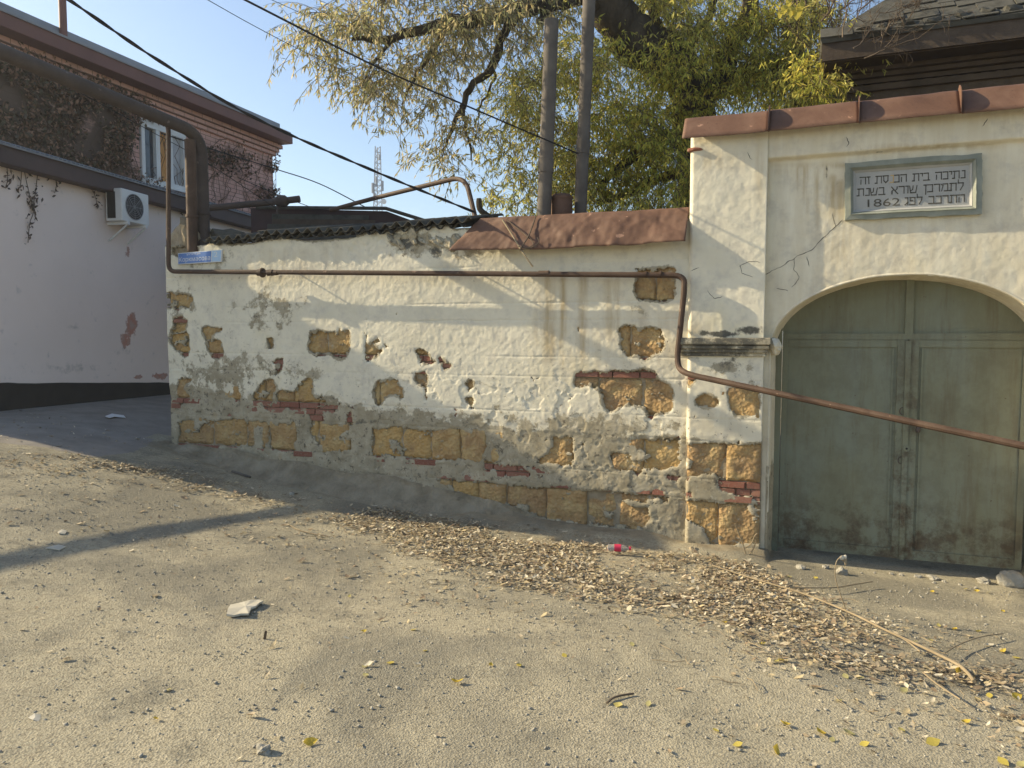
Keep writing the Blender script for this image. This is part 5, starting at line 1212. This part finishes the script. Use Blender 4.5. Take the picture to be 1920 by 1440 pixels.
PAL = [[(.54, .44, .21), (.47, .41, .19), (.38, .37, .18), (.58, .49, .29), (.32, .32, .14)], [(.58, .53, .15), (.49, .46, .13), (.66, .56, .16), (.38, .39, .11)], [(.60, .56, .11), (.70, .62, .13), (.46, .47, .09), (.74, .62, .13), (.34, .37, .075)]]
LC, LA, LB, LT = [], [], [], []; tw = MB(); TV_, TF_ = [], []
def twig(p, d, L, pal, spacing=.032):
    n = max(4, int(L/.07)); pts = [p]; v = d/np.linalg.norm(d); st = L/n
    for k in range(n):
        v = v+np.array([0, 0, -.16])+RNG.normal(size=3)*.10; v /= np.linalg.norm(v); pts.append(pts[-1]+v*st)
    pts = np.array(pts); m = int(L/spacing); t = np.sort(RNG.uniform(.08, 1, m))*n; i = np.minimum(t.astype(int), n-1); f = (t-i)[:, None]
    C = pts[i]*(1-f)+pts[i+1]*f; T = pts[i+1]-pts[i]; T /= np.linalg.norm(T, axis=1)[:, None]
    A = T*.35+RNG.normal(size=(m, 3))*.55; A[:, 2] -= .75; A /= np.linalg.norm(A, axis=1)[:, None]; A = A*RNG.uniform(.028, .054, (m, 1))
    Bq = np.cross(A, RNG.normal(size=(m, 3))); Bq = Bq/np.linalg.norm(Bq, axis=1)[:, None]*RNG.uniform(.007, .0125, (m, 1))
    LC.append(C+A); LA.append(A); LB.append(Bq); cols = np.array(PAL[pal])
    LT.append(cols[RNG.integers(0, len(cols), m)]*(1+.25*RNG.uniform(-1, 1, (m, 1))))
    base_ = len(TV_)
    for k, q in enumerate(pts):
        r = .0045*(1-.7*k/n)+.001
        for a in (0, 2.1, 4.2): TV_.append(q+np.array([math.cos(a)*r, math.sin(a)*r, 0]))
    for k in range(n):
        for a in range(3): b_ = (a+1) % 3; TF_.append((base_+k*3+a, base_+k*3+b_, base_+k*3+3+b_, base_+k*3+3+a))
for (x, y, rx, ry, dd, n, pal) in CL:
    ns_ = max(2, int(n/9)); sub_ = RNG.normal(size=(ns_, 3))*np.array([.60, .60, .42])
    for k in range(int(n*(1.45 if pal == 0 else 1.7))):
        g = sub_[RNG.integers(ns_)]+RNG.normal(size=3)*np.array([.17, .15, .10]); q = dpx(x+rx*g[0], y+ry*g[1]-18, dd+g[2])
        twig(q, np.array([RNG.normal(), RNG.normal()*.8, RNG.normal()*.4+.1]), RNG.uniform(.25, .62), pal)
C = np.concatenate(LC); A = np.concatenate(LA); Bq = np.concatenate(LB); Tn = np.clip(np.concatenate(LT), 0, 1); n = len(C)
V, Fq = leaf_quads(C, A, Bq)
tint = np.repeat(np.concatenate([Tn, np.ones((n, 1))], 1), 4, 0)
print('tree leaves', n)
tag(add('crown', V, Fq, M['leaf'], tree, False, {'tint': tint}), kind='stuff')
tag(add('twigs', TV_, np.array(TF_), M['darktwig'], tree, True), kind='stuff')
# bare shrub growing on the roof edge of the dark building
shrub = thing('bare_shrub', 'bare twiggy shrub against the sky over the dark roof edge', 'shrub', dpx(1560, 170, 9.0))
smb = MB()
def spray(p, v, L, r, depth):
    pts = [p]; q = p.copy(); v = v/np.linalg.norm(v); n = 5
    for k in range(n):
        v = v+RNG.normal(size=3)*.22+np.array([0, 0, .03]); v /= np.linalg.norm(v); q = q+v*L/n; pts.append(q)
    smb.tube(pts, list(np.linspace(r, r*.45, n+1)), 4)
    if depth:
        for k in range(4): spray(pts[RNG.integers(1, n+1)], v+RNG.normal(size=3)*.65, L*.62, r*.55, depth-1)
for (x, y, vx, vz, L) in ((1515, 150, .3, .7, .6), (1535, 160, .6, .4, .7), (1560, 150, .5, .6, .7), (1560, 90, -.2, .9, .6), (1590, 60, .4, .8, .6), (1540, 40, .5, .6, .6), (1570, 30, .6, .6, .6), (1610, 20, .6, .5, .5), (1530, 120, .2, .8, .7), (1545, 110, .6, .5, .8), (1570, 120, .7, .4, .8), (1600, 90, .6, .5, .7), (1640, 80, .5, .4, .6), (1620, 110, .9, .15, .7), (1660, 60, .3, .8, .6), (1580, 70, .1, .9, .6), (1690, 60, .4, .7, .5), (1650, 100, .8, .1, .6), (1520, 60, .4, .9, .7)):
    spray(dpx(x, y, (7.75 if x > 1575 else 9.0)+RNG.normal()*.15), np.array([vx, RNG.normal()*.3, vz]), L*(.7 if x > 1575 else 1.0), .008 if x > 1575 else .013, 3)
smb.build('branches', M['darktwig'], shrub, True)
big = thing('yellow_leaf_cluster', 'few broad yellow leaves hanging at the top edge before the dark trunk', 'leaves', dpx(1480, 10, 8.4))
for (x, y, s_) in ((1470, 18, .055), (1483, 22, .06), (1494, 25, .075), (1462, 28, .04), (1478, 5, .05), (1500, 14, .06)):
    c = dpx(x, y, 8.4); V = [c+np.array([0, 0, s_]), c+np.array([-.8*s_, -.02, .3*s_]), c+np.array([-.45*s_, 0, -.5*s_]), c+np.array([0, .01, -s_]), c+np.array([.5*s_, 0, -.45*s_]), c+np.array([.8*s_, -.02, .35*s_]), c+np.array([0, -.015, 0])]
    add('leaf', V, [(6, k, (k+1) % 6) for k in range(6)], M['leaf'], big, False, {'tint': np.tile([.62, .52, .10, 1], (7, 1))})
    MB().tube([c+np.array([0, 0, s_]), c+np.array([.01, 0, s_+.10])], .0025, 4).build('stalk', M['twig'], big)
# greenery standing behind the wall head
weed = thing('wall_bush', 'low leafy shoots poking up behind the rusty coping', 'bush', dpx(980, 410, 8.6))
LC, LA, LB, LT, TV_, TF_ = [], [], [], [], [], []
for k in range(90):
    q = dpx(RNG.uniform(915, 1290), RNG.uniform(385, 420), 8.5+RNG.uniform(-.2, .4)); twig(q, np.array([RNG.normal(), RNG.normal()*.5, 1.3]), RNG.uniform(.2, .45), 2 if RNG.random() < .7 else 1)
C = np.concatenate(LC); n = len(C); V, Fq = leaf_quads(C, np.concatenate(LA), np.concatenate(LB)); Tn = np.clip(np.concatenate(LT), 0, 1)
add('leaves', V, Fq, M['leaf'], weed, False, {'tint': np.repeat(np.concatenate([Tn, np.ones((n, 1))], 1), 4, 0)}); add('stems', TV_, np.array(TF_), M['darktwig'], weed, True)

# ------------------------------------------------------------------ unseen pipe, added left of the view to cast the ground stripe
g1 = gpx(-40, 1063); g2 = gpx(600, 948); hgt = 2.7
def lift(g): k = (hgt-g[2])/(-SUN_DIR[2]); return np.array(g)-SUN_DIR*k
q1, q2 = lift(g1), lift(g2); v = (q1-q2)/np.linalg.norm(q1-q2); q2 = q2-v*.35
sp_ = thing('shadow_pipe', 'unseen pipe on a post at left, added to cast the shadow stripe across the asphalt', 'pipe', q2)
endp = q1+v*7; wallend = Bw(.25, q2[2]-.0, .0)
MB().tube(fillet([wallend, q2+np.array([0, 0, 0]), q1, endp], .15, 5), .055, 10).build('pipe', M['pipe'], sp_, True)
MB().tube([np.array([endp[0], endp[1], on_ground(endp[0], endp[1])-.2]), endp], .06, 10).build('post', M['pipe'], sp_, True)

# ------------------------------------------------------------------ fallen leaves
def leaf_patch(n, poly):
    poly = np.asarray(poly); lo, hi = poly.min(0), poly.max(0); out = []
    got = 0
    while got < n:
        P = RNG.uniform(lo, hi, (n*2, 2)); P = P[in_poly(P[:, 0], P[:, 1], poly)]; P = P+RNG.normal(size=P.shape)*np.where(RNG.random((len(P), 1)) < .2, .16, .05); out.append(P); got += len(P)
        if not len(P): break
    return np.concatenate(out)[:n] if got else np.zeros((0, 2))
def area(p): x, y = np.asarray(p).T; return abs(.5*np.sum(x*np.roll(y, -1)-y*np.roll(x, -1)))
PTS, LIFT = [], []
for poly, dens in LITTER:
    m = int(area(poly)*dens*1.0); P = leaf_patch(m, poly)
    nz_ = fbm(P[:, 0]*2.4, P[:, 1]*2.4, 401, 3); P = P[RNG.random(len(P)) < np.clip(.60+1.3*nz_+1.5*fbm(P[:, 0]*.9+7, P[:, 1]*1.3, 402, 3), .04, 1)] if dens > 80 else P
    PTS.append(P); LIFT.append(np.full(len(P), .020 if dens > 1000 else .004))
P = np.concatenate(PTS); LF = np.concatenate(LIFT); qd_ = (P-P0)@N2; ok = qd_ > .02; P, LF = P[ok], LF[ok]; n = len(P)
print('litter', n)
L = RNG.lognormal(-4.12, .34, n).clip(.008, .036); Wd = L*RNG.uniform(.35, .62, n); ang = RNG.uniform(0, 2*math.pi, n); curl = RNG.uniform(-.15, .75, n)*L; tilt = RNG.normal(size=(n, 2))*.22
loc = [(-1, 0, 0), (-.35, .8, .35), (-.35, -.8, .35), (.4, .75, .2), (.4, -.75, .2), (1, 0, .8), (0, 0, -.15)]
Vs = []
ca, sa_ = np.cos(ang), np.sin(ang); Z0 = gz(P[:, 0], P[:, 1])+.004+LF*RNG.random(n)
for (a, b, c) in loc:
    lx = a*L; ly = b*Wd; lz = c*curl+lx*tilt[:, 0]+ly*tilt[:, 1]
    Vs.append(np.stack([P[:, 0]+lx*ca-ly*sa_, P[:, 1]+lx*sa_+ly*ca, Z0+np.maximum(lz, -.006)+.004], -1))
V = np.stack(Vs, 1).reshape(-1, 3); o7 = (np.arange(n)*7)[:, None]
F3 = np.concatenate([o7+np.array(f) for f in ((0, 2, 6), (0, 6, 1), (1, 6, 3), (2, 4, 6), (6, 4, 5), (6, 5, 3))])
lit = add('leaf_litter', V, F3, M['litter'], None, False, {'tint': tint_of([(.47, .385, .255), (.56, .475, .33), (.39, .305, .195), (.62, .545, .40), (.30, .22, .14), (.48, .385, .225), (.20, .15, .10), (.36, .29, .195)], n, 7, .25)})
tag(lit, 'drift of dry tan fallen leaves along the foot of the wall', 'leaf litter', kind='stuff')
# stray twigs inside the litter
mb = MB()
for k in range(420):
    poly = LITTER[RNG.choice([0, 0, 1, 2, 3, 5, 7, 8, 8])][0]; q = leaf_patch(1, poly)
    if not len(q): continue
    x, y = q[0]; a = RNG.uniform(0, 2*math.pi); l = RNG.uniform(.04, .16); r = RNG.uniform(.0012, .0028)
    pts = [(x+l*(t-.5)*math.cos(a)+.01*RNG.normal(), y+l*(t-.5)*math.sin(a)+.01*RNG.normal()) for t in (0, .35, .7, 1)]
    mb.tube([np.array([u, w, on_ground(u, w)+.012+.02*RNG.random()]) for u, w in pts], r, 4)
tag(mb.build('litter_twigs', M['twig']), 'fine dry twigs strewn through the fallen leaves', 'twigs', kind='stuff')
# crumbs of stone and grit
n = 9000; poly = gpoly([(-50, 880), (500, 930), (1300, 1060), (1950, 1110), (1950, 1480), (-50, 1480)]); P = leaf_patch(n, poly)
bmv, bmf = ico(1, 1, 1, .7, 2, .3); bmv = np.array(bmv); bmf = np.array(bmf); sz = RNG.lognormal(-5.55, .45, n)
sz = np.clip(sz, .0016, .012); a = RNG.uniform(0, 6.28, n)
V = np.stack([bmv[None, :, 0]*np.cos(a)[:, None]-bmv[None, :, 1]*np.sin(a)[:, None], bmv[None, :, 0]*np.sin(a)[:, None]+bmv[None, :, 1]*np.cos(a)[:, None], np.repeat(bmv[None, :, 2], n, 0)], -1)*sz[:, None, None]
V += np.stack([P[:, 0], P[:, 1], gz(P[:, 0], P[:, 1])+sz*.3], -1)[:, None, :]
Fg = (np.arange(n)*len(bmv))[:, None, None]+bmf[None]
tag(add('grit', V.reshape(-1, 3), Fg.reshape(-1, 3), M['rubble']), 'loose grit and crumbs strewn over the asphalt', 'grit', kind='stuff')

# single leaves one can pick out on the asphalt
def leaf_mesh(seed, size, curl):
    rr = random.Random(seed); V = []; Fc = []; n = 7
    prof = [0, .55, .88, .92, .74, .42, 0]
    for i in range(n):
        t = i/(n-1); x = (t-.45)*2*size; w = prof[i]*size*.72; z = curl*size*(t-.4)**2*2.2
        V += [(x, -w, z+curl*.5*w), (x, 0, z), (x, w, z+curl*(.5+rr.uniform(-.2, .3))*w)]
    for i in range(n-1):
        for c in range(2): Fc.append((i*3+c, (i+1)*3+c, (i+1)*3+c+1, i*3+c+1))
    return V, Fc
LEAFMAT = []
for k, c in enumerate([(.62, .50, .11), (.55, .47, .16), (.68, .50, .08), (.50, .45, .20)]):
    nm = NT('fallen leaf yellow %d' % k); f = nm.noise(40, 4, .6); b = nm.ramp(f, [(.35, tuple(v*.75 for v in c)), (.65, c)]); nm.out(b, .6, None, 0, .25)
    tr = nm.n.new('ShaderNodeBsdfTranslucent'); nm.L(b, tr.inputs[0]); mx = nm.n.new('ShaderNodeMixShader'); mx.inputs[0].default_value = .3
    nm.L(nm.p.outputs[0], mx.inputs[1]); nm.L(tr.outputs[0], mx.inputs[2]); nm.L(mx.outputs[0], nm.n['Material Output'].inputs[0]); LEAFMAT.append(nm.m)
LEAF_ME = []
for k in range(8):
    V, Fc = leaf_mesh(k, 1.0, [.25, .5, .8, .4, .15, .65, 1.0, .3][k]); me = make_mesh('leaf', V, Fc, LEAFMAT[k % 4], True); LEAF_ME.append(me)
def fallen_leaf(x, y, size, label=None, group='yellow leaves lying on the asphalt', v=None, rz=None, tip=None):
    p = gpx(x, y); k = RNG.integers(0, 8) if v is None else v
    o = bpy.data.objects.new('fallen_leaf', LEAF_ME[k]); COL.objects.link(o); o.location = (p[0], p[1], p[2]+.007)
    o.rotation_euler = (RNG.uniform(-.35, .35) if tip is None else tip, RNG.uniform(-.3, .3), RNG.uniform(0, 6.28) if rz is None else rz); o.scale = (size,)*3
    where = 'among the stems right of the leaf drift' if y < 1215 and x > 1600 else 'by the upper edge of the drift near the pier' if y < 1100 else 'scattered below the drift near the bottom right corner' if x > 1290 and y > 1285 else 'caught at the ragged lower tip of the drift' if x > 1290 else 'alone on the left half of the open asphalt' if x < 640 else 'on the bare asphalt left of the drift'
    return tag(o, label or 'small yellow leaf lying '+where, 'leaf', None if label else 'yellow leaves '+where)
fallen_leaf(579, 1396, .030, 'bright yellow leaf at the bottom edge, right of the round pebble', v=2, rz=.6, tip=.5)
fallen_leaf(855, 1282, .030, 'curled pale yellow leaf alone in the middle foreground', v=6, rz=.1)
fallen_leaf(1467, 1240, .034, 'bright yellow leaf at the ragged tip of the leaf drift', v=0, rz=.3)
fallen_leaf(1795, 1265, .036, 'yellow leaf leaning on the thick end of the fallen branch', v=2, rz=1.2, tip=.8)
fallen_leaf(1903, 1310, .032, 'orange yellow leaf by the right edge below the leaf strip', v=2, rz=.4, tip=.5)
fallen_leaf(1748, 1394, .034, 'large yellow leaf standing folded near the bottom right corner', v=4, rz=.2, tip=.4)
fallen_leaf(1453, 1412, .026, 'small upright yellow leaf at the bottom edge right of centre', v=6, rz=1.4, tip=.7)
for (x, y, s_) in ((316, 1296, .018), (292, 1351, .016), (683, 1186, .018), (775, 1183, .02), (733, 1245, .022), (683, 1252, .018), (686, 1268, .02), (797, 1222, .018), (920, 1250, .018), (973, 1249, .02), (1058, 1231, .020), (1185, 1210, .020), (1160, 1325, .024), (1216, 1322, .02), (1250, 1158, .022), (1400, 1153, .024), (1318, 1135, .02), (1455, 1243, .024), (1585, 1270, .022), (1613, 1273, .022), (1694, 1297, .026), (1540, 1378, .028), (1590, 1376, .028), (1473, 1362, .026), (1384, 1398, .022), (1573, 1316, .022), (1690, 1372, .022), (1620, 1398, .022), (1810, 1357, .022), (1855, 1306, .022), (1833, 1312, .02), (1790, 1182, .024), (1835, 1185, .02), (1880, 1224, .022), (1905, 1235, .022), (1760, 1175, .018), (1748, 1112, .022), (1810, 1106, .022), (1830, 1110, .022), (1852, 1112, .02), (1880, 1148, .018), (1430, 1208, .02), (1360, 1170, .02), (1342, 1372, .018), (1480, 1083, .02), (1530, 1085, .022), (1345, 1060, .018), (1880, 1430, .028), (1915, 1437, .026), (1560, 1390, .018), (1880, 1085, .016), (1668, 1208, .02), (1715, 1205, .02), (1745, 1203, .018), (655, 1120, .016), (832, 1091, .016)):
    fallen_leaf(x, y, s_)

# ------------------------------------------------------------------ things lying on the ground
def stone(x, y, r, label, seed, mat='rubble', flat=.6, group=None, nm='stone'):
    p = gpx(x, y); V, Fc = ico(3, r, r*.8, r*flat, seed, .30, 1.5); V = np.asarray(V); o = add(nm, V, Fc, M[mat]); o.location = (p[0], p[1], p[2]+r*flat*.45); o.rotation_euler = (0, 0, seed*1.3)
    return tag(o, label, 'stone', group)
stone(494, 1411, .033, 'round pale pebble at the bottom edge left of the yellow leaf', 2, flat=.7, nm='pebble')
stone(1893, 1098, .11, 'largest grey rubble stone at the right foot of the gate', 5, flat=.75)
stone(1845, 1093, .055, 'grey rubble stone just left of the largest one at the gate', 6)
stone(1578, 1077, .042, 'pale stone behind the drooping dry weed before the gate', 7, flat=.85)
stone(1548, 1066, .035, 'small pale stone under the left gate leaf', 8); stone(1500, 1066, .035, 'grey stone in the shade by the gate frame', 9)
stone(1722, 1082, .034, 'flat grey stone below the gate meeting line', 10, flat=.4); stone(1750, 1086, .05, 'broad stone under the right gate leaf', 11, flat=.4)
for k, (x, y, r) in enumerate(((1672, 1058, .022), (1690, 1060, .02), (1752, 1075, .016), (1770, 1072, .016), (1800, 1078, .014), (1640, 1056, .014), (1830, 1084, .014), (1615, 1056, .012))): stone(x, y+19, r, 'small crumb of rubble along the threshold of the gate', 20+k, group='rubble crumbs at the gate')
for k, (x, y, r) in enumerate(((592, 912, .03), (620, 918, .045), (640, 930, .03), (548, 927, .03), (600, 935, .025), (430, 880, .03), (455, 870, .025))): stone(x, y, r, 'small grey stone lying below the cement skirting', 40+k, group='stones below the skirting')
for k, (x, y, r) in enumerate(((1370, 1015, .05), (1400, 1030, .045), (1340, 1022, .04), (1420, 1045, .04), (1300, 1034, .045))): stone(x, y, r, 'crumbled stone heaped against the foot of the pier', 60+k, 'mortar', group='crumbled stones at the pier')
def stroke3(pts, lift_=.012): return [np.array([*(gpx(x, y)[:2]), 0])+np.array([0, 0, gpx(x, y)[2]+lift_]) for x, y in pts]
br = thing('fallen_branch', 'long pale bare branch lying across the leaf drift towards the right', 'branch', gpx(1590, 1160))
sm = smooth_line(stroke3([(1335, 1068), (1420, 1096), (1500, 1120), (1590, 1157), (1660, 1192), (1720, 1220), (1790, 1255), (1812, 1272), (1826, 1290)], .035), 6); MB().tube(sm, list(np.linspace(.005, .0095, len(sm))), 8).build('stem', M['twig'], br, True)
for pts, r in (([(1770, 1238), (1800, 1220), (1840, 1206), (1880, 1200)], .004), ([(1480, 1112), (1560, 1112), (1600, 1106), (1635, 1100)], .005), ([(1730, 1275), (1760, 1300), (1800, 1327)], .004), ([(1665, 1195), (1700, 1215), (1725, 1235)], .004)):
    MB().tube(smooth_line(stroke3(pts, .04), 5), r, 6).build('side_twig', M['twig'], br, True)
wd = thing('dry_weed', 'thin dry weed stem with a drooping head standing before the gate', 'weed', gpx(1590, 1155)); g = gpx(1590, 1155); Yw = g[1]
pts = [g, dpx(1578, 1120, Yw), dpx(1567, 1085, Yw), dpx(1568, 1055, Yw), dpx(1578, 1042, Yw)]; MB().tube(smooth_line(pts, 6), .0035, 5).build('stem', M['twig'], wd, True)
for k in range(6): c = dpx(1580+RNG.uniform(-4, 6), 1047+RNG.uniform(-4, 8), Yw); V, Fc = ico(1, .012, .006, .018, k, .4); add('dried_petal', V+c, Fc, M['paper' if k % 2 else 'twig'], wd)
wd = thing('dry_weed', 'forked dry weed growing at the foot of the pier', 'weed', gpx(1400, 1045)); Yw = gpx(1400, 1045)[1]
for pts in ([(1400, 1045), (1393, 1020), (1385, 1000), (1378, 982)], [(1395, 1028), (1408, 1020), (1415, 1005), (1420, 1000)], [(1400, 1045), (1412, 1030), (1418, 1012)]): MB().tube(smooth_line([dpx(x, y, Yw-.02*k) for k, (x, y) in enumerate(pts)], 5), .005, 5).build('stem', M['twig'], wd, True)
def scrap(name, label, pts, mat, thick=.006, lift_=.01, warp=.0, cat='litter'):
    P = [gpx(x, y) for x, y in pts]; c = np.mean(P, 0); mb = MB(); n = len(P)
    top = [p+np.array([0, 0, lift_+warp*.006*math.sin(k*1.7)]) for k, p in enumerate(P)]; V = top+[p-np.array([0, 0, thick]) for p in top]+[c+np.array([0, 0, lift_+warp*.003]), c+np.array([0, 0, lift_-thick])]
    Fc = [(k, (k+1) % n, 2*n) for k in range(n)]+[((k+1) % n+n, k+n, 2*n+1) for k in range(n)]+[((k+1) % n, k, k+n, (k+1) % n+n) for k in range(n)]
    return tag(add(name, V, Fc, M[mat]), label, cat)
scrap('plaster_flake', 'flat white flake of plaster lying on the asphalt at left', [(425, 1158), (428, 1149), (432, 1140), (447, 1136), (459, 1135), (471, 1132), (484, 1130), (494, 1132), (487, 1137), (480, 1143), (471, 1145), (469, 1151), (466, 1158), (452, 1157), (438, 1159)], 'paper', .012, .022, .7, 'flake')
scrap('paper_scrap', 'torn white scrap near the bottom left corner', [(53, 1349), (65, 1343), (77, 1342), (75, 1354), (62, 1354)], 'paper', .002, .008, .8)
scrap('plastic_scrap', 'white plastic scrap on the shaded lane beside the wall corner', [(197, 783), (210, 779), (232, 781), (236, 785), (215, 784), (205, 787)], 'signwhite', .004, .02, 1.0)
scrap('stone_flake', 'pale chip lying left of the shadow line at the left edge', [(108, 1000), (116, 996), (126, 998), (122, 1003), (110, 1003)], 'paper', .006, .012, .6, 'flake')
scrap('stone_flake', 'pale flat chip lying just above the long shadow stripe', [(85, 1030), (110, 1025), (124, 1027), (112, 1033)], 'paper', .006, .012, .6, 'flake')
t = thing('bark_chip', 'dark upright bark chip on the asphalt below the white flake', 'chip', gpx(497, 1198)); g = gpx(497, 1198)
MB().box8([g+np.array(v) for v in ((-.009, -.006, 0), (.004, -.006, 0), (.004, .006, 0), (-.009, .006, 0), (0, -.004, .045), (.012, -.004, .043), (.012, .004, .043), (0, .004, .045))]).build('chip', M['darktwig'], t)
tw_ = thing('curved_twig', 'dark curved twig lying beside two yellow leaves in the foreground', 'twig', gpx(1160, 1318)); MB().tube(smooth_line(stroke3([(1138, 1323), (1150, 1313), (1168, 1308), (1188, 1305)], .012), 5), .005, 6).build('stem', M['darktwig'], tw_, True)
tw_ = thing('curved_twig', 'pale dry stem lying in the shade-edge dust below the skirting', 'twig', gpx(580, 1000)); MB().tube(smooth_line(stroke3([(540, 985), (560, 996), (590, 1004), (615, 1008)], .012), 5), .005, 6).build('stem', M['twig'], tw_, True)
tw_ = thing('curved_twig', 'pale thin stick lying along the foot of the skirting', 'twig', gpx(455, 890)); MB().tube(smooth_line(stroke3([(435, 887), (455, 893), (470, 898)], .02), 5), .012, 6).build('stem', M['flue'], tw_, True)
for x in (0,):                                     # drinks bottle half buried in the leaves
    g = gpx(1158, 1040); a = g+np.array([-.085, .02, .055]); b = g+np.array([.11, -.01, .055]); v = (b-a)/np.linalg.norm(b-a); t = thing('plastic_bottle', 'crushed clear plastic bottle with a red label in the leaf drift', 'bottle', g)
    MB().tube([a, a+v*.01, a+v*.06, b-v*.055, b-v*.03, b-v*.018], [.012, .028, .03, .03, .016, .012], 14).build('body', M['clear'], t, True)
    MB().tube([a+v*.06, a+v*.115], .0315, 14).build('label', M['redlabel'], t, True); MB().tube([b-v*.018, b], .0145, 12).build('cap', M['redlabel'], t, True)

# ------------------------------------------------------------------ thin glare volume, added to imitate lens glare from the low sun at left
bm = bmesh.new(); bmesh.ops.create_cube(bm, size=1.0)
for v in bm.verts: v.co = Vector((v.co.x*600, 170+v.co.y*520, (-3.0 if v.co.z < 0 else 26.0)))
me = bpy.data.meshes.new('glare_haze'); bm.to_mesh(me); bm.free(); glare_haze = bpy.data.objects.new('glare_haze', me); COL.objects.link(glare_haze)
hm = bpy.data.materials.new('glare volume'); hm.use_nodes = True; hn = hm.node_tree.nodes
hn.remove(hn['Principled BSDF']); pv = hn.new('ShaderNodeVolumePrincipled')
pv.inputs['Color'].default_value = (.93, .95, 1.0, 1); pv.inputs['Density'].default_value = .0018; pv.inputs['Anisotropy'].default_value = .65
hm.node_tree.links.new(pv.outputs[0], hn['Material Output'].inputs['Volume']); me.materials.append(hm); tag(glare_haze, 'thin glare volume added to imitate lens glare', 'glare_haze', kind='stuff')
